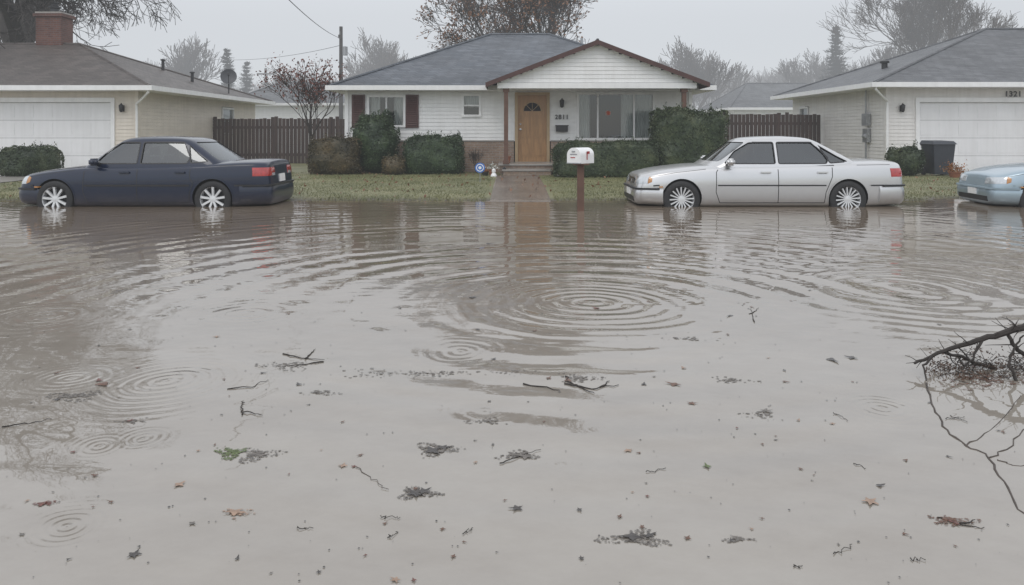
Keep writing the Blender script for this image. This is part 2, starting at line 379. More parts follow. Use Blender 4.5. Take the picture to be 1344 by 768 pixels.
for (a,b,z0,z1) in ((.26,.57,.58,1.02),(.67,.98,.58,1.02),(.26,.57,1.15,1.85),(.67,.98,1.15,1.85)):
    mb.box(a,b,FY+.005,FY+.02,z0,z1,'door'); mb.box(a+.045,b-.045,FY-.006,FY+.005,z0+.045,z1-.045,'door')
pts=[(.62+.27*math.cos(a),FY+.012,1.98+.27*math.sin(a)) for a in np.linspace(0,math.pi,14)]; mb.face(pts[::-1],'dark')
for a in (45,90,135): mb.tube([(.62,FY+.004,1.98),(.62+.27*math.cos(math.radians(a)),FY+.004,1.98+.27*math.sin(math.radians(a)))],.008,'doorgold',4)
mb.tube([p for p in pts],.014,'doorgold',5)
mb.lathe([(0,.07),(.03,.06),(.035,.04),(.012,.02),(.03,0)],'chrome',(.26,FY+.02,1.42),12,'y'); mb.lathe([(0,.03),(.025,.02),(.03,0)],'chrome',(.26,FY+.02,1.58),12,'y')
mb.box(d0-.03,d1+.03,FY-.12,FY+.02,.395,.43,'concrete')
mb.done('front_door',hs,False)
lamp(hs,1.52,FY-.03,2.2); text(hs,'2811',1.52,FY-.045,1.79,.19,'black')
mb=MB(); mb.box(1.34,1.70,FY-.16,FY-.03,1.35,1.52,'black'); mb.box(1.32,1.72,FY-.18,FY-.025,1.52,1.55,'black'); mb.done('wall_mailbox',hs)
mb=MB(); mb.box(-.35,5.3,21.85,FY-.045,-.02,.38,'brick'); mb.box(-.40,5.35,21.80,FY-.042,.38,.42,'concrete')
mb.box(-.25,1.1,21.45,21.84,-.02,.24,'brick'); mb.box(-.28,1.13,21.42,21.84,.24,.28,'concrete'); mb.done('porch_floor',hs)
mb=MB()
for x in (-.17,4.93):
    mb.box(x-.06,x+.06,21.78,21.9,.42,2.58,'post'); mb.box(x-.09,x+.09,21.75,21.93,.42,.52,'post'); mb.box(x-.09,x+.09,21.75,21.93,2.48,2.58,'post')
mb.done('porch_posts',hs)
gx,gy=2.42,21.5; g0,g1=-.72,5.56; gze,gzp=2.66,3.86; sl=(gzp-gze)/(gx-g0)
mb=MB()
Wg,Lg=wallframe(-.40,gy+.25,5.24,gy+.25)
siding(mb,Wg,Lg,2.75,3.80,[],'siding',prof=lambda z:((z-gze)/sl+g0+.40+.02,-(z-gze)/sl+g1+.40-.02))
mb.box(-.42,5.26,gy+.18,gy+.30,2.58,2.74,'trim')
mb.box(-.40,5.24,gy+.301,FY-.05,2.62,2.66,'trim')
mb.box(-.42,-.30,gy+.301,FY-.05,2.56,2.619,'trim'); mb.box(5.12,5.24,gy+.301,FY-.05,2.56,2.619,'trim')
mb.done('porch_gable',hs)
mb=MB(); yb=26.0
for (xa,xb) in ((g0,gx),(g1,gx)):
    za,zb=gze,gzp; o=.07
    mb.face([(xa,gy,za+o),(xb,gy,zb+o),(xb,yb,zb+o),(xa,yb-2.2,za+o)],'roof_grey')
    mb.hexa([(xa,gy-.002,za-.05),(xb,gy-.002,zb-.05),(xb,gy+.04,zb-.05),(xa,gy+.04,za-.05),(xa,gy-.002,za+.085),(xb,gy-.002,zb+.085),(xb,gy+.04,zb+.085),(xa,gy+.04,za+.085)],'fascia')
    mb.face([(xa,gy+.04,za-.02),(xb,gy+.04,zb-.02),(xb,gy+.25,zb-.02),(xa,gy+.25,za-.02)],'trim')
    s_=-1 if xa<xb else 1
    mb.box(min(xa,xa+s_*.03),max(xa,xa+s_*.03),gy,22.75,za-.05,za+.08,'fascia')
mb.tube([(gx,gy,gzp+.075),(gx,yb,gzp+.075)],.05,'roof_grey',5)
mb.done('porch_roof',hs)
hip_roof('main_roof',hs,-5.47,6.0,22.8,32.4,ze,-.75,1.35,27.5,4.87,M['roof_grey'],.13)
mb=MB(); mb.lathe([(.05,-.2),(.05,.35)],'metal',(2.6,28.4,4.5),8); mb.lathe([(.05,-.2),(.05,.3)],'metal',(-2.2,26.2,4.1),8); mb.done('roof_vents',hs)
# ------------------------------------------------------------------ garage houses
def garage_house(name,sx,wall,roof,zf,yb,ridge,num=None):
    h=empty(name); mb=MB(); fy=24.; cx=sx*11.8; zt=zf-.05
    far=sx*24.
    a,b=(far,cx) if sx<0 else (cx,far)
    W,L=wallframe(a,fy,b,fy); uu=lambda x:x-a
    gd=(-17.45,-12.62) if sx<0 else (12.82,17.65)
    gop=(uu(gd[0]),uu(gd[1]),.0,2.28)
    siding(mb,W,L,.16,zt,[gop],wall)
    if sx<0: Ws,Ls=wallframe(cx,fy,cx,yb)
    else: Ws,Ls=wallframe(cx,yb,cx,fy)
    if sx<0: wop=(6.95,8.25,1.25,2.36)
    else: wop=(Ls-7.2,Ls-6.3,1.2,2.36)
    siding(mb,Ws,Ls,.16,zt,[(wop[0]-.02,wop[1]+.02,wop[2]-.02,wop[3]+.02)],wall)
    corner(mb,cx,fy,.16,zt,wall); mb.done('siding_walls',h)
    mb=MB(); ix=cx+sx*.5
    mb.box(min(ix,far),max(ix,far),fy+.5,yb,0,zt-.1,'dark')
    mb.box(min(a,b)+.01,gd[0]-.12,fy+.01,fy+.2,-.05,.16,'concrete') ; mb.box(gd[1]+.12,max(a,b)-.01,fy+.01,fy+.2,-.05,.16,'concrete')
    mb.box(min(cx+sx*.01,cx+sx*.2),max(cx+sx*.01,cx+sx*.2),fy+.2,yb,-.05,.16,'concrete'); mb.done('foundation',h)
    window('side_window',h,Ws,wop[0]+.07,wop[1]-.07,wop[2]+.07,wop[3]-.07,rail=[(wop[2]+wop[3])/2],curt=[(wop[0]+.1,wop[1]-.1,1.9)])
    mb=MB(); x0,x1=gd
    mb.box(x0-.12,x0,fy-.05,fy+.15,.02,2.42,'trim'); mb.box(x1,x1+.12,fy-.05,fy+.15,.02,2.42,'trim'); mb.box(x0,x1,fy-.05,fy+.15,2.28,2.42,'trim')
    n=4; ph=2.25/n
    for i in range(n):
        z0=.03+i*ph
        mb.box(x0,x1,fy+.06,fy+.10,z0,z0+ph-.008,'garage')
        k=8; pw=(x1-x0)/k
        for j in range(k):
            p=x0+j*pw; mb.box(p+.07,p+pw-.07,fy+.053,fy+.06,z0+.09,z0+ph-.10,'garage')
    mb.box(x0,x1,fy+.101,fy+.13,.02,2.28,'dark'); mb.done('garage_door',h)
    ex=cx-sx*.68
    rxs=(-26,ridge[0]) if sx<0 else (ridge[0],27)
    hip_roof('hip_roof',h,min(ex,far),max(ex,far),fy-.6,yb+.4,zf,rxs[0],rxs[1],ridge[1],ridge[2],M[roof])
    mb=MB()
    mb.tube([(ex+sx*.05,fy-.62,zf-.1),(ex+sx*.05,fy-.60,zf-.2),(ex+sx*.25,fy-.42,zf-.32),(cx-sx*.02,fy-.1,zf-.55),(cx-sx*.02,fy-.085,zf-.8),(cx-sx*.02,fy-.085,.3),(cx-sx*.06,fy-.2,.18)],.038,'trim',8)
    mb.done('downspout',h,True)
    lamp(h,cx+sx*.44,fy-.03,2.08)
    if num: text(h,num,15.75,fy-.06,2.53,.24,'black')
    return h
lh=garage_house('beige_garage_house',-1,'siding_beige','roof_brown',2.76,35.,(-16.6,29.2,4.72))
rh=garage_house('pale_garage_house',1,'siding_grey','roof_slate',2.86,32.,(17.5,28.2,5.15),'1321')
mb=MB(); c=(-17.65,29.4)
mb.box(c[0]-.48,c[0]+.48,c[1]-.4,c[1]+.4,4.3,5.75,'chimbrick'); mb.box(c[0]-.55,c[0]+.55,c[1]-.47,c[1]+.47,5.75,5.87,'chimbrick'); mb.box(c[0]-.5,c[0]+.5,c[1]-.42,c[1]+.42,5.87,5.93,'concrete')
mb.lathe([(.17,5.9),(.15,6.1),(.22,6.12),(.22,6.16),(.12,6.22),(.12,6.3),(.2,6.32),(.0,6.38)],'black',(c[0],c[1],0),14); mb.done('chimney',lh)
mb=MB()
for (x,y,z) in ((-14.2,31,4.0),(-12.8,30.5,3.45)): mb.lathe([(.06,-.3),(.06,.25),(.1,.26),(.1,.3),(0,.34)],'black',(x,y,z),10)
mb.done('roof_vents',lh,True)
mb=MB()
for (x,y,z) in ((13.2,27.0,3.7),(19.5,26.6,4.3)): mb.lathe([(.10,-.3),(.10,.08),(.16,.09),(.16,.15),(0,.2)],'black',(x,y,z),12)
mb.done('roof_vents',rh,True)
mb=MB(); mx=11.77
mb.box(mx-.14,mx-.0,25.0,25.35,1.55,1.95,'metal'); mb.box(mx-.12,mx-.0,25.02,25.33,1.0,1.45,'metal'); mb.lathe([(0,.16),(.07,.15),(.08,.1),(.08,0)],'metal',(mx-.14,25.17,1.2),12,'y')
mb.tube([(mx-.08,25.17,.2),(mx-.08,25.17,1.0)],.03,'metal'); mb.tube([(mx-.08,25.17,1.9),(mx-.08,25.17,2.75)],.03,'metal'); mb.done('electric_meter',rh)
ds=empty('satellite_dish',(-11.6,31.2,3.60)); mb=MB()
prof=[(.0,.0),(.12,.01),(.25,.05),(.30,.09),(.32,.105),(.30,.10),(.24,.07),(.12,.03),(0,.02)]
mb.lathe(prof,'dishgrey',(0,0,0),24,'y'); mb.tube([(0,-.05,-.30),(0,-.4,-.02)],.015,'black'); mb.box(-.04,.04,-.46,-.38,-.05,.05,'black'); mb.tube([(0,.02,0),(0,.12,-.1),(0,.12,-.95)],.028,'black')
o=mb.done('dish',ds,True); ds.rotation_euler=(math.radians(-12),0,math.radians(18))
# ------------------------------------------------------------------ fences
def fence(name,x0,x1,y,h=1.85,z0=.1):
    mb=MB(); x=x0; i=0
    while x<x1-.05:
        w=.135; hh=h+R.uniform(-.02,.02)+ (.08 if i%16==0 else 0)
        mb.hexa([(x,y-.01,z0),(x+w,y-.01,z0),(x+w,y+.012,z0),(x,y+.012,z0),(x,y-.01,z0+hh),(x+w,y-.01,z0+hh),(x+w,y+.012,z0+hh),(x,y+.012,z0+hh)],'fence')
        x+=.15; i+=1
    mb.box(x0,x1,y+.015,y+.06,z0+.3,z0+.4,'fence'); mb.box(x0,x1,y+.015,y+.06,z0+h-.4,z0+h-.3,'fence')
    xx=x0
    while xx<x1: mb.box(xx-.06,xx+.06,y+.062,y+.18,0,z0+h+.06,'fence'); xx+=2.3
    mb.done(name)
fence('wooden_fence',-11.75,-5.2,30.,1.78); fence('wooden_fence',5.6,11.7,29.,1.92)
# ------------------------------------------------------------------ background houses
def bg_house(name,x0,x1,y0,y1,zw,zr,roof):
    h=empty(name); mb=MB(); W,L=wallframe(x0,y0,x1,y0)
    mb.box(x0,x1,y0,y1,0,zw,'siding'); mb.done('walls',h)
    hip_roof('roof',h,x0-.4,x1+.4,y0-.4,y1+.4,zw,x0+2.0,x1-2.0,(y0+y1)/2,zr,M[roof])
    window('window',h,W,1.2,2.4,1.0,2.1,proud=.08); window('window',h,W,L-2.6,L-1.2,1.0,2.1,proud=.08)
bg_house('distant_house',-17,-9.2,46,53,3.1,4.6,'roof_slate')
bg_house('distant_house',14,22,48,56,2.9,4.7,'roof_slate')
bg_house('distant_house',6.5,12,72,80,3.,4.6,'roof_slate')
# ------------------------------------------------------------------ foliage
def leaf_pts_box(cx,cy,z0,sx,sy,sz,n,rs,rnd=.25,lump=.05):
    p=rs.uniform(-1,1,(n,3)); ax=rs.choice([0,1,2],n,p=[.25,.4,.35]); sg=np.where(rs.rand(n)<.5,-1,1)
    for i in range(n):
        a=ax[i]; s_=sg[i] if a!=2 else 1
        p[i,a]=s_*(1-abs(rs.normal(0,.05)))
    k=np.maximum(1,(np.abs(p)**(1/ rnd)).sum(1))**(rnd); p/=k[:,None]
    out=[]
    for q in p:
        v=Vector((cx+q[0]*sx/2,cy+q[1]*sy/2,z0+(q[2]+1)*sz/2)); l=1+lump*2*mnoise.noise(v*2.3)+lump*mnoise.noise(v*7)
        out.append((cx+q[0]*sx/2*l,cy+q[1]*sy/2*l,z0+(q[2]+1)*sz/2*l))
    return out
def leaves(pts,size,rs):
    v=[];f=[]
    for p in pts:
        a=rs.normal(0,1,3); a/=np.linalg.norm(a)+1e-6; b=np.cross(a,rs.normal(0,1,3)); b/=np.linalg.norm(b)+1e-6
        s_=size*rs.uniform(.6,1.3); p=np.array(p); k=len(v)
        v+=[tuple(p-a*s_*.9),tuple(p+b*s_*.45),tuple(p+a*s_*.9),tuple(p-b*s_*.45)]; f.append((k,k+1,k+2,k+3))
    return v,f
def hedge(name,px0,px1,pyt,pyb,Y,depth,mat,rnd=.25,n=4200,size=.038,lump=.06,sprig=0):
    rs=np.random.RandomState(abs(int(px0))); x0=(px0-672)*Y/1000; x1=(px1-672)*Y/1000
    zt=H0-(pyt-175)*Y/1000; zb=.05
    cx,cy=(x0+x1)/2,Y+depth/2; sx,sz=x1-x0,zt-zb
    h=empty(name); bm=bmesh.new(); bmesh.ops.create_cube(bm,size=2); bmesh.ops.subdivide_edges(bm,edges=bm.edges[:],cuts=9,use_grid_fill=True)
    for v in bm.verts:
        q=np.array(v.co); k=max(1,(np.abs(q)**(1/rnd)).sum())**rnd; q=q/k*.93
        w=Vector((cx+q[0]*sx/2,cy+q[1]*depth/2,zb+(q[2]+1)*sz/2)); l=1+lump*2*mnoise.noise(w*2.3)
        v.co=(cx+q[0]*sx/2*l,cy+q[1]*depth/2*l,zb+(q[2]+1)*sz/2*l)
    me=bpy.data.meshes.new('core'); bm.to_mesh(me); bm.free(); me.materials.append(M[mat]); o=bpy.data.objects.new('core',me); COL.objects.link(o); o.parent=h
    pts=leaf_pts_box(cx,cy,zb,sx,depth,sz,n,rs,rnd,lump)
    if sprig:
        for i in range(sprig):
            q=pts[rs.randint(len(pts))]; 
            if q[2]<zb+sz*.6: continue
            for j in range(6): pts.append((q[0]+rs.normal(0,.02),q[1],q[2]+j*.03))
    v,f=leaves(pts,size,rs); mesh_obj('leaves',v,f,[M[mat]],h)
    return h
hedge('bronze_bush',398,470,182,226,21.6,1.4,'bushbrown',.25,5200,.034,.06,80)
hedge('tall_shrub',458,521,152,226,22.0,1.1,'hedge',.45,5200,.04,.12,140)
hedge('box_hedge',527,607,179,226,21.8,1.2,'hedge',.2,5600,.034,.05,60)
hedge('low_hedge',726,870,187,229,20.4,1.0,'hedge2',.15,7000,.034,.05,90)
hedge('tall_box_hedge',861,958,144,229,20.6,1.3,'hedge2',.12,9500,.036,.045,120)
hedge('round_bush',-20,54,194,230,20.5,1.5,'hedge2',.35,4500,.036,.07,40)
hedge('round_bush',1176,1222,193,232,21.0,1.0,'hedge2',.45,3500,.034,.08,40)
hedge('low_shrub',500,530,205,228,21.5,.5,'bushbrown',.45,1000,.03,.1,20)
# scattered leaves on the lawn, one object
rs=np.random.RandomState(41); P=[]
while len(P)<520:
    x,y=rs.uniform(-12,12),rs.uniform(15,22.5)
    if -.6<x<.9 and y>21: continue
    P.append((x,y,gz(x,y)+.03))
v,f=leaves(P,.045,rs); mesh_obj('leaves_on_lawn',v,f,[M['brownleaf']])
def grow(mb,p,d,length,r,depth,rs,tips,mat,spread=.6,up=.12,minr=.006,kids=3):
    n=3 if depth>1 else 2; pts=[p]; rad=[r]; q=p.copy(); dd=d.copy(); r1=max(minr,r*.62)
    for i in range(n):
        dd=(dd+Vector(rs.normal(0,.13,3))+Vector((0,0,up*.4))).normalized(); q=q+dd*(length/n); pts.append(q.copy()); rad.append(r+(r1-r)*(i+1)/n)
    mb.tube(pts,rad,mat,7 if depth>4 else (5 if depth>2 else 3),False)
    if depth==0: tips.append(q); return
    k=kids+(1 if rs.rand()<.35 else 0)
    for i in range(k):
        tt=1. if i==0 else rs.uniform(.35,1.); j=min(n-1,int(tt*n)); base=pts[j].lerp(pts[j+1],tt*n-j) if tt<1 else pts[-1]
        ax=dd.orthogonal().normalized(); ax.rotate(Matrix.Rotation(rs.uniform(0,6.28),3,dd)); ang=(spread*.5 if i==0 else spread)*rs.uniform(.7,1.3)
        nd=dd.copy(); nd.rotate(Matrix.Rotation(ang,3,ax)); nd=(nd+Vector((0,0,up))).normalized()
        grow(mb,base,nd,length*rs.uniform(.62,.85),max(minr,(r1 if tt==1 else r*.55)*(.95 if i==0 else .75)),depth-1,rs,tips,mat,spread,up,minr,kids)
def tree(name,loc,h,r,depth,seed,mat='bark',spread=.6,up=.12,minr=.006,leaf=None,nl=0,lsize=.06,parent=None,kids=3,trunk=.3):
    rs=np.random.RandomState(seed); mb=MB(); tips=[]
    th=h*trunk; pts=[Vector((0,0,-.3)),Vector((0,0,th*.5)),Vector((rs.normal(0,.1),rs.normal(0,.1),th))]
    mb.tube(pts,[r*1.35,r,r*.85],M[mat],10,False)
    m0=4
    for i in range(m0):
        a=i*2*math.pi/m0+rs.uniform(-.4,.4); tl=rs.uniform(.35,.95)*spread*1.3 if i else .12
        d=Vector((math.sin(tl)*math.cos(a),math.sin(tl)*math.sin(a),math.cos(tl)))
        grow(mb,pts[2]-Vector((0,0,rs.uniform(0,.15)*th)),d,h*.25,r*.6,depth,rs,tips,M[mat],spread,up,minr,kids)
    if leaf is None and parent is None:
        o=mb.done(name); o.location=loc; return o
    e=parent or empty(name,loc); o=mb.done('trunk_and_branches',e)
    if leaf:
        P=[]
        for i in range(nl):
            q=tips[rs.randint(len(tips))]; P.append((q.x+rs.normal(0,.12),q.y+rs.normal(0,.12),q.z+rs.normal(0,.12)))
        v,f=leaves(P,lsize,rs); mesh_obj('leaves',v,f,[M[leaf]],e)
    return e
tree('large_bare_tree',(-23.4,36,0),16.,.72,6,11,'bark',.78,-.05,.014,kids=3,trunk=.345)
tree('large_autumn_tree',(1.9,43,0),12.,.34,6,23,'bark',.58,.08,.013,'brownleaf',9000,.10,trunk=.3)
tree('red_leaf_tree',(-6.9,26,.1),3.9,.06,4,5,'bark',.5,.15,.006,'redleaf',1600,.055,trunk=.28)
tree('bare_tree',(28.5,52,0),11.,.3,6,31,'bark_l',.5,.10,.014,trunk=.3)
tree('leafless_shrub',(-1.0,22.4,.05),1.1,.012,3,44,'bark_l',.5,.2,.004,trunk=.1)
dt=empty('distant_trees')
protos=[]
for sd in (101,102,103):
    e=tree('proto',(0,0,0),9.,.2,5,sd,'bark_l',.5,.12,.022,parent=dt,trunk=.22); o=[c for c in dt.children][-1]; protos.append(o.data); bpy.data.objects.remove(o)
rs=np.random.RandomState(5)
spots=[(250,62,1.0),(498,62,1.02),(478,66,.9),(905,60,1.0),(880,64,.85),(935,66,.9),(1060,66,1.0),(1030,74,.9),(960,80,.9),(1140,70,.95),(1160,60,.9),(380,78,.9),(350,84,.8),(420,82,.85),(560,75,.85),(840,72,.8),(1000,92,1.),(975,96,1.),(1085,90,1.1),(1120,95,1.),(1250,64,1.2),(1320,66,1.1),(1010,100,.9),(450,96,1.),(200,72,.9),(150,70,.9),(230,84,.9),(60,76,1.),(400,96,1.),(320,98,.9),(925,98,1.),(860,96,.9),(1040,105,1.1),(1200,90,1.2),(1070,80,.9),(1015,84,.9),(945,88,.9),(990,76,.8)]
for (px,Y,sc) in spots:
    o=bpy.data.objects.new('tree',protos[rs.randint(3)]); COL.objects.link(o); o.parent=dt; o.location=((px-672)*Y/1000,Y,0); s_=sc*.98; o.scale=(s_,s_,s_*rs.uniform(.95,1.05)); o.rotation_euler=(0,0,rs.uniform(0,6.28))
def pine(name,px,Y,h,w,seed):
    rs=np.random.RandomState(seed); v=[];f=[]
    e=empty(name,((px-672)*Y/1000,Y,0)); mb=MB(); mb.tube([(0,0,0),(0,0,h)],[.2,.02],'bark',6); mb.done('trunk',e)
    z=.6
    while z<h-.1:
        rr=w*(1-z/h)**.85*rs.uniform(.8,1.1)+.08; nb=int(9+rr*5)
        for i in range(nb):
            a=rs.uniform(0,6.28); L_=rr*rs.uniform(.65,1.1); m=int(6+L_*9)
            for j in range(m):
                q=(j+1)/m; r_=L_*q; zz=z-.28*L_*q+.1*q*q; k=len(v); ww=.10*(1.2-q)+.05
                c,s_=math.cos(a),math.sin(a); jx,jy,jz=rs.normal(0,.06,3)
                x,y=c*r_+jx,s_*r_+jy
                v+=[(x-s_*ww,y+c*ww,zz+jz-.05),(x+s_*ww,y-c*ww,zz+jz-.05),(x+c*.2,y+s_*.2,zz+jz+.05)]; f.append((k,k+1,k+2))
        z+=.28
    mesh_obj('foliage',v,f,[M['pine']],e)
pine('evergreen_tree',298,58,7.8,2.0,1); pine('evergreen_tree',324,60,7.0,1.7,2); pine('evergreen_tree',1097,60,9.9,2.7,3); pine('evergreen_tree',1330,64,7,2,4)
# ------------------------------------------------------------------ utility pole + wires
up=empty('utility_pole',(-10.1,45,0)); mb=MB(); mb.tube([(0,0,0),(0,0,7.6)],[.14,.10],'bark',8)
mb.box(-.12,.12,-.2,-.08,6.9,7.1,'bark'); mb.lathe([(.16,0),(.16,.5),(0,.55)],'metal',(.25,-.05,5.9),10); mb.tube([(-.0,-.1,7.0),(0,-.3,7.25)],.03,'metal'); mb.done('pole',up)
def wire(a,b,sag,r=.014):
    a,b=Vector(a),Vector(b); pts=[a.lerp(b,i/24)-Vector((0,0,sag*4*(i/24)*(1-i/24))) for i in range(25)]
    mb=MB(); mb.tube(pts,r,'black',4); o=mb.done('wire',up); o.matrix_parent_inverse=Matrix.Translation((10.1,-45,0))
wire((-10.1,45,6.9),(-6.0,16,5.5),.35,.014); wire((-10.1,45,6.5),(-26,62,7.5),.5); wire((-10.1,45,6.5),(-14,92,7),.6)
p2=empty('utility_pole',(-22.3,69,0)); mb=MB(); mb.tube([(0,0,0),(0,0,7.2)],[.16,.12],'bark',8); mb.box(-.8,.8,-.05,.05,6.6,6.75,'bark'); mb.done('pole',p2)
# ------------------------------------------------------------------ mailbox
X,Y=W_at(762,277); mbx=empty('mailbox',(X,Y,0)); mb=MB()
mb.box(-.055,.055,-.055,.055,-.3,.78,'post'); mb.box(-.13,.13,-.16,.16,.775,.80,'post')
n=14; r=.135; prof=[(-r,0.)]+[(r*math.cos(a),.14+r*math.sin(a)*.9) for a in np.linspace(math.pi,0,n)]+[(r,0.)]
k=len(prof); ang=math.radians(40)
def mpt(x,y,z):
    return (x*math.cos(ang)+y*math.sin(ang), -x*math.sin(ang)+y*math.cos(ang), .80+z)
f0=[mpt(p[0],-.20,p[1]) for p in prof]; f1=[mpt(p[0],.20,p[1]) for p in prof]
for i in range(k): j=(i+1)%k; mb.face([f0[i],f0[j],f1[j],f1[i]],'white')
mb.face(f0[::-1],'white'); mb.face(f1,'white')
red=mk('mailbox_flag_red',(.35,.03,.025),.4)
def mb_box(x0,x1,y0,y1,z0,z1,m):
    mb.hexa([mpt(x0,y0,z0),mpt(x1,y0,z0),mpt(x1,y1,z0),mpt(x0,y1,z0),mpt(x0,y0,z1),mpt(x1,y0,z1),mpt(x1,y1,z1),mpt(x0,y1,z1)],m)
mb_box(r+.002,r+.008,-.02,.0,.06,.20,red); mb_box(r+.002,r+.008,-.02,.06,.16,.20,red)
mb_box(-.03,.03,-.215,-.2,.19,.21,'metal'); mb_box(-r-.006,r+.006,-.206,-.185,-.003,.012,'metal')
mb_box(-.07,.07,-.204,-.2005,.14,.16,mk('mailbox_label',(.30,.30,.31),.5)); mb_box(-.06,.03,-.204,-.2005,.09,.105,red)
mb.done('box_and_post',mbx)
# ------------------------------------------------------------------ yard bits
X,Y=(630-672)*.0188,18.8; sg=empty('yard_sign',(X,Y,.09)); mb=MB()
blue=mk('sign_blue',(.04,.16,.5),.4)
mb.lathe([(0,.012),(.125,.012),(.125,-.012),(0,-.012)],blue,(0,0,.36),20,'y'); mb.lathe([(.095,.0125),(.075,.0125)],'white',(0,-.001,.36),20,'y'); mb.lathe([(.04,.014),(0,.014)],'white',(0,-.001,.36),12,'y')
mb.tube([(0,.015,-.1),(0,.015,.3)],.01,'metal'); mb.done('disc_and_stake',sg)
tc=empty('trash_can',((1231-672)*.0215,21.5,.11)); mb=MB(); bl=mk('bin_plastic',(.03,.035,.045),.45)
mb.hexa([(-.24,-.27,0.05),(.24,-.27,0.05),(.24,.27,0.05),(-.24,.27,0.05),(-.30,-.34,.88),(.30,-.34,.88),(.30,.34,.88),(-.30,.34,.88)],bl)
mb.hexa([(-.33,-.38,.882),(.33,-.38,.882),(.33,.37,.882),(-.33,.37,.882),(-.28,-.30,.97),(.28,-.30,.97),(.28,.34,.99),(-.28,.34,.99)],bl)
mb.tube([(-.28,.4,.86),(.28,.4,.86)],.02,bl)
for x in (-.26,.26): mb.lathe([(0,-.03),(.1,-.03),(.1,.03),(0,.03)],'rubber',(x,.27,.1),14,'x')
mb.done('body',tc)
def pot(name,x,y,z,r,h,m,flower=None,fr=.18,nl=200):
    e=empty(name,(x,y,z)); mb=MB(); mb.lathe([(0,0),(r*.7,0),(r,h),(r*1.08,h),(r*1.08,h*.9),(r*.9,h*.88),(0,h*.85)],m,(0,0,0),14); mb.done('pot',e,True)
    if flower:
        rs=np.random.RandomState(9); P=[(rs.normal(0,fr*.5),rs.normal(0,fr*.5),h+abs(rs.normal(0,fr*.5))) for i in range(nl)]
        v,f=leaves(P,.035,rs); mesh_obj('flowers',v,f,[flower],e)
    return e
orange=leafmat('orange_flowers',(.06,.07,.02),(.25,.09,.02),(.4,.14,.03)); whitef=leafmat('white_flowers',(.06,.08,.03),(.5,.5,.45),(.7,.7,.65))
terra=mk('terracotta',(.28,.11,.06),.7)
pot('flower_pot',(1253-672)*.0205,20.5,.1,.16,.16,terra,orange,.24,300)
pot('flower_pot',-.55,21.6,.08,.12,.2,terra,whitef,.15,120); pot('flower_pot',-.75,21.3,.08,.09,.14,'black',orange,.12,60)
pot('flower_pot',1.35,21.2,.08,.12,.2,'white',whitef,.16,150); pot('flower_pot',1.6,21.0,.08,.1,.16,terra,orange,.13,90)
pot('flower_pot',-.13,22.7,.42,.1,.2,terra,None); pot('flower_pot',1.35,22.9,.42,.11,.2,terra,orange,.15,120)
mb=MB(); mb.lathe([(.06,0),(.06,.02),(.045,.03),(.045,.18),(.06,.19),(0,.26)],'black',(0,0,0),8); o=mb.done('porch_lantern',None,True); o.location=(-.22,21.62,.1)
mb=MB(); mb.lathe([(0,0),(.08,.0),(.09,.05),(.06,.1),(.045,.12),(.06,.17),(.05,.22),(0,.25)],'white',(0,0,0),12); o=mb.done('garden_figurine',None,True); o.location=(-.5,20.9,.09)
mb=MB(); mb.lathe([(0,-.1),(.1,-.07),(.13,0),(.1,.07),(0,.1)],mk('pumpkin_skin',(.45,.12,.02),.5),(0,0,0),12); mb.tube([(0,0,.08),(.02,0,.14)],.015,'bark'); o=mb.done('pumpkin',None,True); o.location=(-13.0,21.2,.24)
# ------------------------------------------------------------------ cars
def bake(o):
    dg=bpy.context.evaluated_depsgraph_get(); me=bpy.data.meshes.new_from_object(o.evaluated_get(dg)); o.modifiers.clear(); o.data=me; return o
def add_bool(o,cut):
    m=o.modifiers.new('b','BOOLEAN'); m.operation='DIFFERENCE'; m.object=cut; m.solver='EXACT'
def loft(name,secs,mats,sub=2,caps=True):
    v=[p for s_ in secs for p in s_]; n=len(secs[0]); f=[]
    for i in range(len(secs)-1):
        for j in range(n): k=(j+1)%n; f.append((i*n+j,i*n+k,(i+1)*n+k,(i+1)*n+j))
    if caps: f.append(tuple(range(n))[::-1]); f.append(tuple((len(secs)-1)*n+j for j in range(n)))
    o=mesh_obj(name,v,f,mats,smooth=True)
    bm=bmesh.new(); bm.from_mesh(o.data); bmesh.ops.recalc_face_normals(bm,faces=bm.faces[:]); bm.to_mesh(o.data); bm.free()
    if sub: m=o.modifiers.new('s','SUBSURF'); m.levels=sub; m.render_levels=sub
    return o
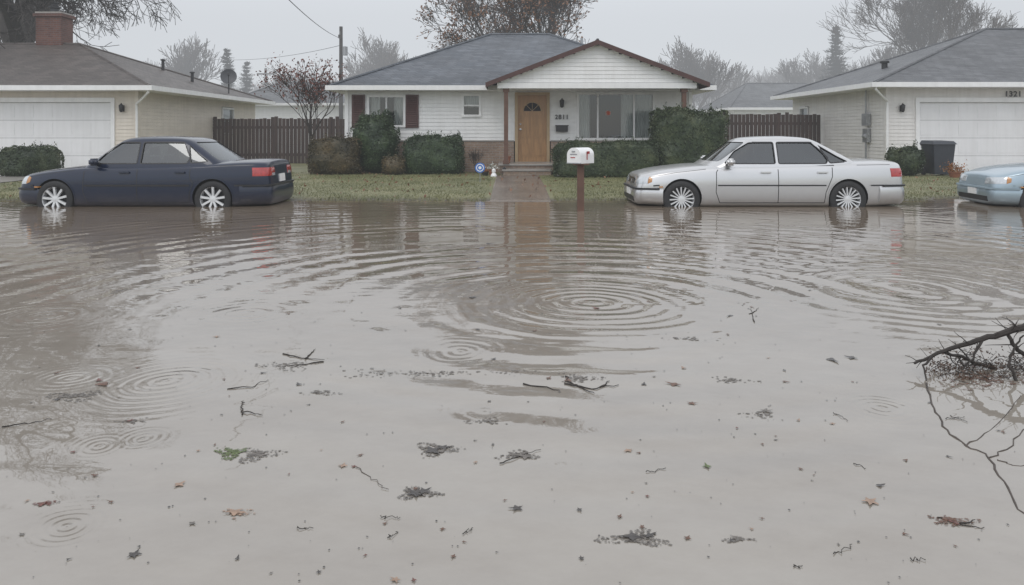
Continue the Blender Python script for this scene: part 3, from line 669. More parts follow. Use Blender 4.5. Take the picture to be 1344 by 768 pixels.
def car(name,loc,yaw,L,wx,paintcol,metal,hood,deck,gh,opt):
    e=empty(name,loc,yaw)
    nt=NT(name+'_paint_mud'); paint=nt.m
    z=nt.sep(nt.coord())[2]; g=nt.math('MULTIPLY',nt.math('SUBTRACT',.46,z),3.,clamp=True); g=nt.math('MULTIPLY',g,nt.math('MULTIPLY',nt.noise(nt.coord(),5,5,.7),.6))
    nt.l.new(nt.mix(g,paintcol,(.20,.165,.13)),nt.p.inputs['Base Color']); nt.p.inputs['Metallic'].default_value=metal
    nt.l.new(nt.math('ADD',nt.math('MULTIPLY',g,.6),.30),nt.p.inputs['Roughness'])
    nt.p.inputs['Coat Weight'].default_value=opt.get('coat',.8); nt.p.inputs['Coat Roughness'].default_value=.03
    nt.p.inputs['Specular IOR Level'].default_value=opt.get('spec',.5)
    slots=[paint,M['interior'],M['black']]
    hw=.875
    xs=[0,.03,.10,.25,.5,.8,1.15,1.6,2.1,2.7,3.2,3.6,L-.55,L-.28,L-.11,L-.03,L]
    wxs=([0,.03,.10,.25,.5,.9,1.6,3.2,L-.55,L-.28,L-.11,L-.03,L],[.60,.70,.765,.81,.845,.868,hw,hw,.862,.835,.79,.74,.66])
    tz=([x for x,_ in hood]+[x for x,_ in deck],[z for _,z in hood]+[z for _,z in deck])
    def wf(x): return float(np.interp(x,*wxs))
    secs=[]
    for i,x in enumerate(xs):
        w=wf(x); zt=float(np.interp(x,*tz)); zb=.17 if .4<x<L-.4 else .20
        if i in(0,len(xs)-1): zt-=.05; zb+=.05; w*=.96
        hz=zt-zb; cr=.035 if x<1.3 or x>L-1.1 else .02
        half=[(0,zb),(.85*w,zb),(.955*w,zb+.05),(.985*w,zb+.30*hz),(w,zb+.58*hz),(.995*w,zb+.70*hz),(.965*w,zt-.07),(.93*w,zt-.012),(.62*w,zt+cr*.6),(0,zt+cr)]
        ring=half+[(-a,b) for a,b in half[-2:0:-1]]
        out=[]
        for a,b in ring:
            sh=0
            if x<.5: sh=max(0,b-.50)*.32*(1-x/.5)+max(0,.35-b)*.2*(1-x/.5)
            if x>L-.5: q=(x-L+.5)/.5; sh=-max(0,b-.55)*.12*q
            out.append((x+sh,a,b))
        secs.append(out)
    hull=loft('body',secs,slots)
    bake(hull)
    zr=gh['zr']
    lay=[(.80,0,0),(.90,0,0),(1.0,0,0),(1.14,0,0),(1.26,0,0),(zr-.05,0,0),(zr-.012,.10,.055),(zr+.006,.32,.18),(zr+.014,.56,.38)]
    def xf(z): return float(np.interp(z,[.8,.93,zr-.06,zr+.01],[gh['wf']-.22,gh['wf'],gh['rf'],gh['rf']+.1]))
    def xr(z): return float(np.interp(z,[.8,.97,zr-.06,zr+.01],[gh['wr']+.15,gh['wr'],gh['rr'],gh['rr']-.1]))
    def yw(z): return float(np.interp(z,[.8,.93,zr-.07,zr],[.83,.80,.635,.60]))
    def layer(z,ix,iy,ins):
        a=xf(z)+ix+ins*1.4; b=xr(z)-ix-ins*1.4; y=yw(z)-iy-ins
        pts=[(a,0),(a+.02,.5*y),(a+.06,.82*y),(a+.14,.97*y),(a+.40,y),((a+b)/2,y*1.01),(b-.40,y),(b-.14,.97*y),(b-.06,.82*y),(b-.02,.5*y),(b,0)]
        pts+=[(p,-q) for p,q in pts[-2:0:-1]]; return [(p,q,z) for p,q in pts]
    g=loft('cabin',[layer(z,a,b,0) for z,a,b in lay],slots); bake(g)
    inl=[(.42,0,0),(.6,0,0),(.8,0,0)]+[(z-.0,a,b) for z,a,b in lay[1:-4]]+[(zr-.11,.0,.0),(zr-.085,.13,.09),(zr-.07,.4,.26)]
    def lay_in(z,a,b):
        q=layer(max(z,.8),a,b,.045); return [(p[0],p[1],z) for p in q]
    cav=loft('cut',[lay_in(z,a,b) for z,a,b in inl],slots,1)
    for p in cav.data.polygons: p.material_index=1
    bake(cav); cuts=[cav]
    def prism(poly,axis,lo,hi,mi=0):
        v=[];n=len(poly)
        for q in (lo,hi):
            for a,b in poly: v.append((a,q,b) if axis=='y' else (q,a,b))
        f=[tuple(range(n)),tuple(range(2*n-1,n-1,-1))]+[(i,(i+1)%n,n+(i+1)%n,n+i) for i in range(n)]
        o=mesh_obj('cut',v,f,slots,idx=[mi]*len(f)); bm=bmesh.new(); bm.from_mesh(o.data); bmesh.ops.recalc_face_normals(bm,faces=bm.faces[:]); bm.to_mesh(o.data); bm.free(); cuts.append(o); return o
    zb_,zt_=.952,zr-.095
    def rnd(poly,r=.035):
        out=[];n=len(poly)
        for i in range(n):
            p=Vector(poly[i]);a=Vector(poly[i-1])-p;b=Vector(poly[(i+1)%n])-p;a=p+a.normalized()*min(r,a.length*.4);b=p+b.normalized()*min(r,b.length*.4)
            for k in range(4): q=k/3; out.append(tuple(a*(1-q)**2+p*2*q*(1-q)+b*q*q))
        return out
    xb=gh['xb']; xc=gh['xc']
    w1=[(xf(zb_)+.20,zb_),(xb-.03,zb_),(xb-.03,zt_),(xf(zt_)+.14,zt_),((xf(zb_)+xf(zt_))/2+.14,(zb_+zt_)/2+.03)]
    w2=[(xb+.03,zb_),(xc-.02,zb_+.004),(xc+.02,zb_+.10),(xr(zt_)-.22,zt_),(xb+.03,zt_)]
    xq=xc+.04
    w3=[(xq,zb_+.01),(xr(zb_)-.28,zb_+.035),(xr(zb_+.14)-.24,zb_+.14),(xr(zt_-.04)-.19,zt_-.04)]
    wins=[w1,w2]+([w3] if gh.get('q',True) else [])
    sc=[prism(rnd(w),'y',-1.3,1.3,2) for w in wins]
    za,zc=.985,zr-.095
    fc=prism(rnd([(-yw(za)+.10,za),(yw(za)-.10,za),(yw(zc)-.09,zc),(-yw(zc)+.09,zc)],.06),'x',-.2,(gh['rf']+gh['rr'])/2-.3,2)
    rc=prism(rnd([(-yw(za)+.13,za+.02),(yw(za)-.13,za+.02),(yw(zc)-.11,zc),(-yw(zc)+.11,zc)],.06),'x',(gh['rf']+gh['rr'])/2+.3,L+.3,2)
    for c_ in [cav]+sc+[fc,rc]: add_bool(g,c_)
    bake(g)
    bvh=BVHTree.FromPolygons([v.co for v in hull.data.vertices],[p.vertices[:] for p in hull.data.polygons])
    gz_=loft('glass',[layer(z,a,b,.018) for z,a,b in lay[:6]],[M['carglass']],2,False); bake(gz_)
    gb=BVHTree.FromPolygons([v.co for v in gz_.data.vertices],[p.vertices[:] for p in gz_.data.polygons])
    add_bool(hull,cav); wr=.325
    for x in wx:
        for s_ in (-1,1):
            a=[(x+.352*math.cos(t_),wr+.01+.352*math.sin(t_)) for t_ in np.linspace(0,2*math.pi,33)[:-1]]
            add_bool(hull,prism(a,'y',min(s_*.58,s_*1.3),max(s_*.58,s_*1.3),2))
    bake(hull)
    for c_ in cuts: bpy.data.objects.remove(c_)
    for o in (hull,g): o.data.set_sharp_from_angle(angle=math.radians(38)); 
    for o in (hull,g,gz_):
        o.parent=e
    oc=[(0,0.)]+[(x,-wf(x)) for x in (0.,.03,.07,.10,.17,.25,.37,.5,.7,.9,1.25,1.6,2.4)]
    def outline(end,sv):
        pts=oc if end=='F' else [(L,0)]+[(L-x,-wf(L-x)) for x in (0.,.03,.07,.11,.18,.28,.4,.55,.8,1.1,1.5,2.2)]
        s_=abs(sv); sg=-1 if sv<0 else 1
        for a,b in zip(pts,pts[1:]):
            d=math.dist(a,b)
            if s_<=d or (b is pts[-1]):
                q=s_/d; p=(a[0]+(b[0]-a[0])*q,a[1]+(b[1]-a[1])*q); break
            s_-=d
        cx=.9 if end=='F' else L-.9
        if abs(p[0]-(0 if end=='F' else L))<.9: nrm=Vector(((p[0]-cx)*.9,p[1]*1.0*(abs(p[0]-(0 if end=='F' else L))/.9*1.5+.35),0)).normalized()
        else: nrm=Vector((0,-1,0))
        return Vector((p[0],p[1]*sg,0)),Vector((nrm.x,nrm.y*sg,0))
    def wrap(pname,end,s0,s1,z0,z1,off,m,ns=14,nz=5,rnd_=0,zf=None,smooth=True):
        v=[];f=[]
        for k,o_ in ((0,off),(1,-.03)):
            for i in range(ns+1):
                for j in range(nz+1):
                    sv=s0+(s1-s0)*i/ns; P,N=outline(end,sv); za,zb2=(z0,z1) if zf is None else zf(i/ns)
                    zz=za+(zb2-za)*j/nz; h_,n_,_,_=bvh.ray_cast(P+N*.6+Vector((0,0,zz)),-N)
                    if h_ is None: h_=P+Vector((0,0,zz))
                    oo=o_
                    if rnd_ and k==0: oo=off*(1-(abs(2*j/nz-1))**3*rnd_)
                    q=h_+N*oo; v.append(tuple(q))
        A=(ns+1)*(nz+1); ix=lambda i,j,k=0:k*A+i*(nz+1)+j
        for i in range(ns):
            for j in range(nz): f.append((ix(i,j),ix(i+1,j),ix(i+1,j+1),ix(i,j+1)))
            f.append((ix(i,0),ix(i,0,1),ix(i+1,0,1),ix(i+1,0))); f.append((ix(i,nz),ix(i+1,nz),ix(i+1,nz,1),ix(i,nz,1)))
        for j in range(nz):
            f.append((ix(0,j),ix(0,j+1),ix(0,j+1,1),ix(0,j,1))); f.append((ix(ns,j),ix(ns,j,1),ix(ns,j+1,1),ix(ns,j+1)))
        return mesh_obj(pname,v,f,[m],e,smooth=smooth,sharp=45)
    def ribbon(pname,poly,w,m,off=.003,tree_=None,closed=False,sides=(-1,1)):
        tr=tree_ or bvh; mbb=MB(); P=[]
        if closed: poly=list(poly)+[poly[0]]
        for a,b in zip(poly,poly[1:]):
            n=max(1,int(math.dist(a,b)/.05))
            for i in range(n): P.append((a[0]+(b[0]-a[0])*i/n,a[1]+(b[1]-a[1])*i/n))
        P.append(poly[-1])
        for s_ in sides:
            R0=[]
            for i,(x,z) in enumerate(P):
                a=P[max(0,i-1)];b=P[min(len(P)-1,i+1)]
                if closed and i in(0,len(P)-1): a,b=P[-2],P[1]
                d=Vector((b[0]-a[0],b[1]-a[1])); d.normalize() if d.length else None; nx_,nz_=-d.y*w/2,d.x*w/2; row=[]
                for q in (-1,1):
                    h_,_,_,_=tr.ray_cast(Vector((x+nx_*q,s_*1.6,z+nz_*q)),Vector((0,-s_,0)))
                    row.append(None if h_ is None or abs(h_.y)<.3 else (h_.x,h_.y+s_*off,h_.z))
                R0.append(row)
            for r0,r1 in zip(R0,R0[1:]):
                if None in r0 or None in r1: continue
                mbb.face([r0[0],r1[0],r1[1],r0[1]],m)
        return mbb.done(pname,e)
    dark=M['black']
    zs=.26
    for nm,pl in (('door_seam_front',[(xf(.93)+.16,.93),(xf(.93)+.08,.8),(xf(.93)+.07,.45),(xf(.93)+.14,zs)]),('door_seam_mid',[(xb,.95),(xb,.7),(xb,zs)]),
                  ('door_seam_rear',[(xc+.06,.94),(xc+.05,.72),(wx[1]-.34,.60),(wx[1]-.40,.45),(wx[1]-.42,zs)]),('sill_seam',[(xf(.93)+.14,zs),(wx[1]-.42,zs)])):
        ribbon(nm,pl,.013,dark,.0022)
    ribbon('belt_trim',[(xf(.93)+.2,.925),(xc+.1,.925)],.016,M[opt.get('belt','black')],.006)
    ribbon('hood_seam',[(.16,hood[1][1]-.06),(.7,float(np.interp(.7,*tz))-.055),(gh['wf']-.1,float(np.interp(gh['wf']-.1,*tz))-.05)],.007,dark,.002)
    ribbon('trunk_seam',[(L-.9,float(np.interp(L-.9,*tz))-.05),(L-.3,float(np.interp(L-.3,*tz))-.05)],.007,dark,.002)
    fb=[(xf(.93)+.10,.57),(wx[1]-.40,.57)]
    ribbon('side_moulding',fb,opt.get('mw',.04),opt['mould'],.012)
    ribbon('side_moulding_tail',[(wx[1]+.39,.57),(L-.3,.57)],opt.get('mw',.04),opt['mould'],.012); ribbon('side_moulding_nose',[(.30,.56),(wx[0]-.39,.57)],opt.get('mw',.04),opt['mould'],.012)
    for i,w in enumerate(wins): ribbon('window_rubber',rnd(w,.03),.020,dark,.021,gb,True)
    for x in wx: ribbon('arch_lip',[(x+.362*math.cos(a),wr+.01+.362*math.sin(a)) for a in np.linspace(-.1,math.pi+.1,22)],.020,paint,.008)
    mbb=MB()
    for s_ in (-1,1):
        for x in (xb-.22,xc-.12):
            h_,_,_,_=bvh.ray_cast(Vector((x,s_*1.6,.80)),Vector((0,-s_,0))); y=h_.y
            y0,y1=sorted((y-s_*.01,y+s_*.035)); mbb.box(x-.09,x+.09,y0,y1,.785,.812,opt.get('handle') or paint)
            y0,y1=sorted((y-s_*.01,y+s_*.004)); mbb.box(x-.07,x+.07,y0,y1,.768,.785,dark)
    mbb.done('door_handles',e)
    for s_ in (-1,1):
        bm=bmesh.new(); bmesh.ops.create_cube(bm,size=1); bmesh.ops.bevel(bm,geom=bm.edges[:]+bm.verts[:],offset=.22,segments=4,affect='EDGES')
        for v in bm.verts: v.co=(v.co.x*.13+xf(.93)+.30+abs(v.co.y)*.02,s_*.93+v.co.y*.20,v.co.z*.125+.985)
        for f_ in bm.faces: f_.smooth=True
        me=bpy.data.meshes.new('wing_mirror'); bm.to_mesh(me); bm.free(); me.materials.append(paint); o=bpy.data.objects.new('wing_mirror',me); COL.objects.link(o); o.parent=e
        mbb=MB(); y0,y1=sorted((s_*.74,s_*.86)); mbb.box(xf(.93)+.26,xf(.93)+.34,y0,y1,.93,.965,dark); mbb.done('mirror_arm',e)
    wrap('front_bumper','F',-1.18,1.18,.22,.50,.030,paint,40,6,.8); wrap('rear_bumper','R',-1.25,1.25,.24,.56,.035,paint,40,6,.8)
    wrap('front_bumper_strip','F',-1.12,1.12,.49,.52,.040,opt['mould'],36,2); wrap('rear_bumper_strip','R',-1.2,1.2,.55,.58,.045,opt['mould'],36,2)
    wrap('lower_intake','F',-.55,.55,.27,.36,.036,dark,16,3)
    lamp_m=opt['lamp']; amber=opt['amber']; redm=opt['red']
    hz=hood[0][1]
    for s_ in (-1,1):
        wrap('headlight','F',s_*.38,s_*.90,.565,hz-.035,.012,lamp_m,12,5,.5,zf=lambda q:(.575+.02*q,hz-.035+.035*q))
        wrap('turn_signal','F',s_*.905,s_*.975,.60,hz-.02,.012,amber,5,4,.5,zf=lambda q:(.595+.03*q,hz-.0-.03*q))
        dz=deck[-1][1]
        wrap('tail_light','R',s_*.40,s_*1.02,dz-.22,dz-.08,.012,redm,16,5,.5,zf=lambda q:(dz-.24,dz-.09))
        wrap('reverse_light','R',s_*.41,s_*.56,dz-.24,dz-.19,.016,lamp_m,5,2)
        wrap('side_marker','F',s_*1.12,s_*1.18,.53,.555,.043,amber,3,2)
    if opt.get('grille'):
        wrap('grille','F',-.34,.34,.575,hz-.05,.010,dark,14,4)
        for i in range(4): wrap('grille_bar','F',-.33,.33,.59+i*(hz-.66)/3.,.598+i*(hz-.66)/3.,.016,M['chrome'],10,1)
        wrap('grille_surround','F',-.36,.36,hz-.05,hz-.03,.018,M['chrome'],10,1)
        wrap('badge','F',-.035,.035,hz-.13,hz-.075,.024,M['chrome'],3,2)
    wrap('license_plate','R',-.16,.16,.60,.74,.02,M['white'],4,2,smooth=False); wrap('license_plate_front','F',-.15,.15,.37,.48,.05,M['white'],4,2,smooth=False)
    for x in wx:
        for s_ in (-1,1):
            we=MB(); yo=s_*(hw-.115)
            we.lathe([(.22,-.10),(.245,-.10),(.30,-.098),(.320,-.082),(.325,-.05),(.325,.05),(.320,.082),(.30,.098),(.245,.10),(.225,.095),(.22,.09)],'rubber',(x,yo,wr),40,'y')
            sgn=-s_
            we.lathe([(.228,.092*sgn),(.22,.085*sgn),(.212,.05*sgn),(.205,-.02*sgn),(.0,-.02*sgn)],'rim',(x,yo,wr),40,'y')
            we.lathe([(.204,-.015*sgn),(.0,-.015*sgn)],'black',(x,yo,wr),32,'y')
            we.lathe([(.065,.055*sgn),(.055,.072*sgn),(.0,.076*sgn)],'rim',(x,yo,wr),20,'y')
            ns=opt['spokes']; rot=R.uniform(0,1)
            for k in range(ns):
                a=2*math.pi*k/ns+rot; ca,sa=math.cos(a),math.sin(a); w0,w1=opt['sw']
                def P(r,t_,h): return (x+ca*r-sa*t_, yo-h*sgn, wr+sa*r+ca*t_)
                we.hexa([P(.04,-w0,.035),P(.215,-w1,.05),P(.215,w1,.05),P(.04,w0,.035),P(.04,-w0*.8,.068),P(.215,-w1*.8,.082),P(.215,w1*.8,.082),P(.04,w0*.8,.068)],'rim')
            we.done('wheel',e,True,40)
    mbb=MB(); ms=mk(name+'_seat',opt['seat'],.8,.1,6)
    for (sx_,sy) in ((xb-.35,-.36),(xb-.35,.36)):
        mbb.hexa([(sx_-.25,sy-.24,.44),(sx_+.25,sy-.24,.44),(sx_+.25,sy+.24,.44),(sx_-.25,sy+.24,.44),(sx_-.25,sy-.22,.58),(sx_+.25,sy-.22,.56),(sx_+.25,sy+.22,.56),(sx_-.25,sy+.22,.58)],ms)
        mbb.hexa([(sx_+.2,sy-.22,.5),(sx_+.33,sy-.22,.5),(sx_+.33,sy+.22,.5),(sx_+.2,sy+.22,.5),(sx_+.36,sy-.17,1.06),(sx_+.46,sy-.17,1.06),(sx_+.46,sy+.17,1.06),(sx_+.36,sy+.17,1.06)],ms)
        mbb.hexa([(sx_+.38,sy-.12,1.09),(sx_+.47,sy-.12,1.09),(sx_+.47,sy+.12,1.09),(sx_+.38,sy+.12,1.09),(sx_+.40,sy-.1,1.23),(sx_+.47,sy-.1,1.23),(sx_+.47,sy+.1,1.23),(sx_+.40,sy+.1,1.23)],ms)
    mbb.hexa([(xc-.3,-.6,.44),(xc+.1,-.6,.44),(xc+.1,.6,.44),(xc-.3,.6,.44),(xc+.1,-.56,1.0),(xc+.22,-.56,1.0),(xc+.22,.56,1.0),(xc+.1,.56,1.0)],ms)
    mbb.hexa([(gh['wf']+.0,-.62,.6),(gh['wf']+.5,-.62,.6),(gh['wf']+.5,.62,.6),(gh['wf']+.0,.62,.6),(gh['wf']+.15,-.62,.93),(gh['wf']+.42,-.62,.95),(gh['wf']+.42,.62,.95),(gh['wf']+.15,.62,.93)],'interior')
    pr=[(gh['wf']+.58+.06*math.sin(a)*.4,.36+.18*math.cos(a),.93+.17*math.sin(a)) for a in np.linspace(0,2*math.pi,20)]; mbb.tube(pr,.013,'black',5,False)
    mbb.done('cabin_interior',e)
    return e
lampm=mk('headlight_lens',(.55,.58,.60),.08,.15,30,coat=1,metal=.3); amber=mk('amber_lens',(.45,.20,.05),.15,.1,20,coat=1); redl=mk('tail_lens',(.40,.02,.018),.12,.25,25,coat=1)
car('parked_car',(-8.82,13.4+.9,-.19),0,4.52,(.74,3.53),(.004,.011,.034),.0,[(0,.73),(.12,.765),(.5,.82),(1.15,.895),(1.8,.905),(2.8,.92)],[(3.5,.955),(3.95,.985),(4.34,.985),(4.52,.97)],
 dict(zr=1.425,wf=1.18,rf=1.72,rr=3.12,wr=3.70,xb=2.20,xc=3.08),dict(mould=M['black'],mw=.03,belt='chrome',lamp=lampm,amber=amber,red=redl,spokes=9,sw=(.022,.024),grille=True,seat=(.22,.19,.15),coat=.75,spec=.2))
car('parked_car',(2.20,13.4+.9,-.19),0,4.80,(.80,3.74),(.60,.60,.60),.8,[(0,.72),(.12,.76),(.5,.825),(1.2,.905),(1.9,.915),(2.9,.93)],[(3.7,.965),(4.1,.99),(4.55,.985),(4.8,.96)],
 dict(zr=1.425,wf=1.33,rf=1.96,rr=3.32,wr=4.04,xb=2.50,xc=3.40),dict(mould=M['black'],mw=.022,lamp=lampm,amber=amber,red=redl,spokes=16,sw=(.012,.014),grille=True,seat=(.30,.28,.25),coat=.6))
car('parked_car',(8.62,14.25,-.19),math.radians(-7),4.4,(.72,3.4),(.33,.42,.48),.5,[(0,.72),(.12,.76),(.5,.85),(1.05,.92),(1.8,.93),(2.7,.94)],[(3.4,.97),(3.8,1.0),(4.15,1.0),(4.4,.96)],
 dict(zr=1.42,wf=1.16,rf=1.86,rr=2.85,wr=3.6,xb=2.2,xc=3.0),dict(mould=mk('hatch_mould',(.25,.32,.36),.5),mw=.03,lamp=lampm,amber=amber,red=redl,spokes=9,sw=(.02,.02),seat=(.1,.1,.1)))
# ------------------------------------------------------------------ debris
leafcols=dict(b=mk('fallen_leaf_brown',(.12,.055,.03),.35,.35,30),t=mk('fallen_leaf_tan',(.30,.20,.14),.4,.25,30),d=mk('fallen_leaf_dark',(.045,.038,.034),.3,.3,30),r=mk('fallen_leaf_red',(.13,.042,.028),.35,.3,30),g=mk('fallen_leaf_green',(.09,.12,.035),.4,.3,30),s=mk('silt_scum',(.14,.125,.11),.5,.4,60))
def maple(px,py,size,c,rot,curl=.25):
    rs=np.random.RandomState(int(px*7+py)); X,Y=W_at(px,py); v=[(0,0,0)]; n=40; nl=rs.choice([2.,2.5,1.5]); asp=rs.uniform(.55,.95); ph=rs.uniform(0,3)
    for i in range(n):
        a=2*math.pi*i/n; q=abs(math.sin(nl*a)); rr=.42+.58*(1-q)**1.2*(1.15-.4*abs(math.sin(a/2)))+.06*math.sin(a*17+ph)+rs.uniform(-.05,.05)
        v.append((rr*math.cos(a),rr*math.sin(a)*asp,curl*rr*rr*math.sin(a*2+ph)*.35))
    f=[(0,i+1,(i+1)%n+1) for i in range(n)]
    o=mesh_obj('fallen_leaf',[(p[0]*size,p[1]*size,p[2]*size+.003+size*.04) for p in v],f,[leafcols[c]]); o.location=(X,Y,0); o.rotation_euler=(0,0,rot)
    return o
for i,(px,py,s_,c) in enumerate([(135,505,.060,'b'),(308,673,.055,'t'),(55,662,.03,'r'),(235,637,.032,'t'),(176,729,.032,'d'),(450,612,.028,'t'),(678,668,.036,'d'),(825,592,.030,'t'),(928,613,.03,'g'),(908,530,.035,'b'),(885,505,.055,'b'),(783,405,.055,'r'),(620,391,.06,'d'),(642,320,.08,'d'),(742,292,.09,'d'),(497,293,.08,'d'),(958,415,.05,'d'),(1142,659,.042,'t'),(1155,638,.028,'d'),(1244,682,.035,'b'),(1252,686,.03,'r'),(1245,600,.02,'d'),(1092,473,.065,'d'),(1118,470,.05,'d'),(519,762,.025,'t'),(90,735,.013,'d'),(170,553,.03,'r'),(75,525,.03,'d'),(96,594,.02,'r'),(845,505,.03,'d'),(720,497,.03,'b'),(392,505,.03,'d'),(345,490,.03,'d'),(1018,578,.015,'d'),(505,688,.015,'b'),(960,710,.018,'d'),(415,515,.03,'s'),(1005,540,.04,'s'),(640,553,.03,'s'),(473,598,.022,'b'),(1048,552,.02,'t'),(745,500,.045,'b'),(130,500,.035,'r'),(545,649,.055,'d'),(556,646,.04,'d'),(568,592,.055,'d'),(582,588,.045,'d'),(690,600,.045,'s'),(830,706,.055,'d'),(852,704,.035,'d')]):
    if s_: maple(px,py,s_*.85,c,R.uniform(0,6.28))
for i in range(95):
    py=R.uniform(380,765); maple(R.uniform(10,1330),py,R.uniform(.007,.017)*(1.7 if py<520 else 1),R.choice('ddbbsrbt'),R.uniform(0,6.28))
def scum(px,py,w,h,seed,c='s',n=260):
    rs=np.random.RandomState(seed); X,Y=W_at(px,py); k=Y/1000; v=[];f=[]; W_=w*k; D=h*k*Y/1.3
    for i in range(n):
        a=rs.uniform(0,6.28); r_=rs.rand()**.8*(1+.5*math.sin(3*a+seed)); x=math.cos(a)*r_*W_/2; y=math.sin(a)*r_*D/2; s_=rs.uniform(.0012,.0048)*(Y/3)
        b=len(v); m=5; t0=rs.uniform(0,6); 
        for j in range(m): q=t0+j*6.283/m; rr=s_*rs.uniform(.6,1.5); v.append((x+rr*math.cos(q)*1.7,y+rr*math.sin(q),.0018+rs.rand()*.0012))
        f.append(tuple(range(b,b+m)))
    o=mesh_obj('floating_debris',v,f,[leafcols[c]]); o.location=(X,Y,0)
scum(573,591,50,16,1); scum(548,648,48,14,2); scum(682,598,50,10,3,n=160); scum(835,707,75,18,4,n=320); scum(100,520,70,12,5,n=220); scum(304,594,40,14,6,'g',n=200); scum(338,597,50,16,7,n=200)
scum(1250,684,60,12,8,'b',n=120); scum(970,708,40,8,9,n=60); scum(640,553,50,8,10,n=60); scum(1000,545,45,14,11,n=50); scum(60,662,26,8,12,'r',n=40); scum(760,497,50,10,14,n=120); scum(1290,497,120,26,15,'b',n=400)
scum(420,516,50,6,16,n=60); scum(178,553,40,8,17,n=40); scum(380,480,70,12,18,n=120); scum(310,675,40,14,19,'t',n=50); scum(560,490,260,10,20,n=160); scum(960,500,60,8,21,n=50); scum(900,445,60,6,22,n=40)
rs=np.random.RandomState(77); v=[];f=[]
for i in range(700):
    Y=2.2+rs.rand()**1.3*9; X=rs.uniform(-.72,.72)*Y; s_=rs.uniform(.0010,.0045)*(.5+Y/6); b=len(v)
    for j in range(5): q=j*1.256; rr=s_*rs.uniform(.6,1.6); v.append((X+rr*math.cos(q),Y+rr*math.sin(q),.003))
    f.append(tuple(range(b,b+5)))
mesh_obj('floating_specks',v,f,[leafcols['d']])
def twig(name,segs,r,mat='bark'):
    rs=np.random.RandomState(int(segs[0][0][0])); mb=MB(); zz=.004
    for s_ in segs:
        P=[Vector((*W_at(q[0],q[1],zz),zz)) for q in s_]; pts=[]
        for a,b in zip(P,P[1:]):
            for i in range(5): pts.append(a.lerp(b,i/5)+Vector((rs.normal(0,.004),rs.normal(0,.006),rs.normal(0,.0015))))
        pts.append(P[-1]); n=len(pts); mb.tube(pts,[max(.001,r*.62*(1-.7*i/(n-1))) for i in range(n)],mat,6)
    mb.done(name,None,True)
twig('floating_twig',[[(372,464),(395,470),(426,472)],[(426,474),(400,478),(380,480)],[(400,471),(410,462),(414,458)]],.007)
twig('floating_twig',[[(300,510),(330,508),(352,498)],[(318,545),(317,532),(320,526)],[(318,540),(345,545)]],.005)
twig('floating_twig',[[(688,504),(735,512)],[(740,503),(775,510),(812,505)],[(745,500),(765,510),(780,516)],[(742,494),(748,503)],[(790,508),(800,500)]],.008)
twig('floating_twig',[[(0,561),(30,556),(68,550)]],.005); twig('floating_twig',[[(655,607),(680,600),(710,590)]],.004)
twig('floating_twig',[[(1228,676),(1262,688),(1292,692)],[(1262,688),(1280,682)]],.005); twig('floating_twig',[[(468,612),(490,628),(510,642)]],.0025,'bark_l')
twig('floating_twig',[[(990,422),(985,405)],[(985,412),(996,404)]],.006)
for i in range(12):
    x,y=R.uniform(60,1280),R.uniform(520,750); a=R.uniform(-14,14); l=R.uniform(10,30); twig('floating_twig',[[(x,y),(x+l*.5,y+a*.4),(x+l,y+a)]],.0026)
def P3(px,py,Y): return Vector(((px-672)*Y/1000,Y,H0-(py-175)*Y/1000))
mb=MB(); rs=np.random.RandomState(12)
def br(list_,r0,r1):
    pts=[P3(*q) for q in list_]; P=[]
    for a,b in zip(pts,pts[1:]):
        for i in range(4): P.append(a.lerp(b,i/4)+Vector(rs.normal(0,.0035,3)))
    P.append(pts[-1]); n=len(P); mb.tube(P,[r0+(r1-r0)*i/(n-1) for i in range(n)],'bark',7); return P
def brw(list_,r0,r1,z=.0):
    P=[]; pts=[Vector((*W_at(px,py),z)) for px,py in list_]
    for a,b in zip(pts,pts[1:]):
        for i in range(5): P.append(a.lerp(b,i/5)+Vector((rs.normal(0,.006),rs.normal(0,.006),rs.normal(0,.001))))
    P.append(pts[-1]); n=len(P); mb.tube(P,[r0+(r1-r0)*i/(n-1) for i in range(n)],'bark_l',6); return P
def side(P,n,l,r):
    for i in range(n):
        k=rs.randint(1,len(P)-1); p=P[k]; d=(P[k]-P[k-1]).normalized(); d=(d*.6+Vector(rs.normal(0,.6,3))+Vector((0,0,.0))).normalized(); Q=[p]
        for j in range(4): d=(d+Vector(rs.normal(0,.22,3))).normalized(); Q.append(Q[-1]+d*l*rs.uniform(.15,.35))
        mb.tube(Q,[r,r*.8,r*.6,r*.45,r*.3],'bark',5)
A=br([(1470,300,4.1),(1400,395,4.1),(1344,428,4.12),(1318,437,4.12),(1290,446,4.14),(1255,455,4.15),(1225,466,4.15),(1200,477,4.13)],.024,.007)
B=br([(1460,500,4.3),(1344,498,4.25),(1300,484,4.2),(1262,468,4.18),(1240,463,4.15)],.015,.007)
C=br([(1375,470,4.05),(1344,466,4.1),(1330,452,4.1),(1322,438,4.12)],.013,.010)
D=br([(1225,466,4.15),(1212,480,4.1),(1216,500,4.0)],.008,.003)
E=br([(1290,446,4.14),(1276,470,4.1),(1256,492,4.08)],.008,.003); G_=br([(1335,500,4.0),(1325,480,4.02),(1330,455,4.05),(1344,440,4.05)],.009,.004)
side(A,18,.11,.004); side(B,18,.13,.004); side(C,8,.12,.004); side(E,5,.1,.003)
brw([(1216,503),(1222,530),(1240,560),(1268,585),(1300,602),(1322,640),(1352,690)],.0050,.0040)
brw([(1300,602),(1320,590),(1350,560)],.0035,.002); brw([(1268,585),(1300,566),(1340,520)],.003,.002); brw([(1310,604),(1335,612),(1360,610)],.003,.002)
fb=empty('fallen_branch'); mb.done('branches',fb,True)
pts=[]
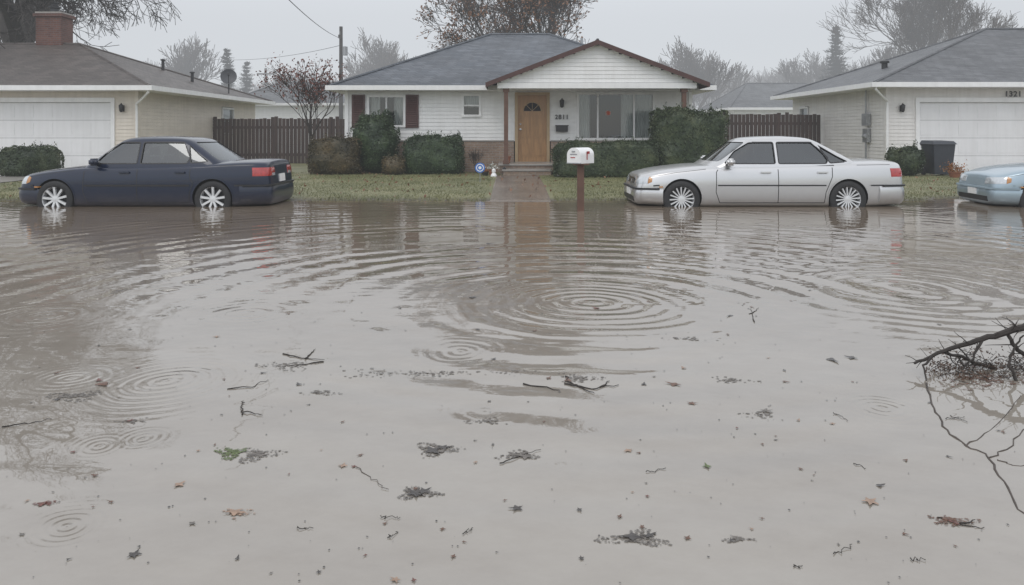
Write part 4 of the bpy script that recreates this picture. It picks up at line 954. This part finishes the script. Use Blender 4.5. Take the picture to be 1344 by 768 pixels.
for i in range(900):
    x=rs.uniform(1215,1420); y=478+rs.rand()*26+6*math.sin(x*.08); Y=4.0+rs.rand()*.35; p=P3(x,y,Y); pts.append((p.x,p.y,max(.004,abs(p.z)*.8+rs.rand()*.01)))
v,f=leaves(pts,.009,rs); mesh_obj('leaf_litter',v,f,[mk('litter_brown',(.075,.045,.03),.6,.4,30)],fb)
mb=MB()
for i in range(130):
    x=rs.uniform(1225,1400); Y=4.0+rs.rand()*.35; p=P3(x,495,Y); p.z=rs.uniform(.0,.05); d=Vector((rs.normal(0,1),rs.normal(0,.6),rs.normal(0,.4))).normalized(); mb.tube([p,p+d*.06,p+d*.11+Vector((0,0,rs.normal(0,.02)))],[.002,.0017,.001],'bark',3)
mb.done('twiglets',fb)
# ------------------------------------------------------------------ fog volumes
SKY=(.64,.665,.70)
def fog(name,b,dens):
    x0,x1,y0,y1,z0,z1=b; mb=MB(); m=bpy.data.materials.new(name); m.use_nodes=True; n=m.node_tree.nodes; l=m.node_tree.links; n.clear()
    o=n.new('ShaderNodeOutputMaterial'); a=n.new('ShaderNodeVolumeAbsorption'); a.inputs['Color'].default_value=(0,0,0,1); a.inputs['Density'].default_value=dens
    em=n.new('ShaderNodeEmission'); em.inputs[0].default_value=(*SKY,1); em.inputs[1].default_value=dens; ad=n.new('ShaderNodeAddShader')
    l.new(a.outputs[0],ad.inputs[0]); l.new(em.outputs[0],ad.inputs[1]); l.new(ad.outputs[0],o.inputs['Volume'])
    mb.box(x0,x1,y0,y1,z0,z1,m); mb.done(name)
fog('fog',(-200,200,-60,180,-3,30),.0018); fog('fog_bank',(-190,190,39,175,-2.5,28),.013)
# ------------------------------------------------------------------ world + light
w=bpy.data.worlds.new('World'); S.world=w; w.use_nodes=True; n=w.node_tree.nodes; l=w.node_tree.links; n.clear()
el,az=math.radians(52),math.radians(200)
o=n.new('ShaderNodeOutputWorld'); sk=n.new('ShaderNodeTexSky'); sk.sky_type='NISHITA'; sk.sun_disc=False; sk.sun_elevation=el; sk.sun_rotation=az
b1=n.new('ShaderNodeBackground'); b1.inputs[1].default_value=.05; l.new(sk.outputs[0],b1.inputs[0])
tc_=n.new('ShaderNodeTexCoord'); sp=n.new('ShaderNodeSeparateXYZ'); l.new(tc_.outputs['Generated'],sp.inputs[0])
rp=n.new('ShaderNodeValToRGB'); l.new(sp.outputs[2],rp.inputs[0]); e=rp.color_ramp.elements; e[0].position=0; e[0].color=(.54,.56,.58,1); e[1].position=.8; e[1].color=(.92,.92,.92,1)
for (p_,c_) in ((.12,(.59,.60,.615,1)),(.22,(.92,.92,.925,1)),(.40,(1.05,1.05,1.045,1))): q=e.new(p_); q.color=c_
b2=n.new('ShaderNodeBackground'); b2.inputs[1].default_value=1.0; l.new(rp.outputs[0],b2.inputs[0])
ad=n.new('ShaderNodeAddShader'); l.new(b1.outputs[0],ad.inputs[0]); l.new(b2.outputs[0],ad.inputs[1]); l.new(ad.outputs[0],o.inputs[0])
sl_=bpy.data.lights.new('sun','SUN'); sl_.energy=.6; sl_.angle=math.radians(25); sl_.color=(1,.97,.93); so=bpy.data.objects.new('sun',sl_); COL.objects.link(so)
dirv=Vector((math.sin(az)*math.cos(el),math.cos(az)*math.cos(el),math.sin(el))); so.rotation_euler=dirv.to_track_quat('Z','Y').to_euler(); so.location=(0,0,20)
S.view_settings.view_transform='Standard'; S.view_settings.look='None'; S.view_settings.exposure=0
cam=bpy.data.cameras.new('camera'); cam.lens=36*1000/1344; cam.sensor_width=36; cam.shift_y=-209/1344; cam.clip_end=2000; cam.clip_start=.05
co_=bpy.data.objects.new('camera',cam); co_.location=(0,0,H0); co_.rotation_euler=(math.pi/2,0,0); COL.objects.link(co_); S.camera=co_
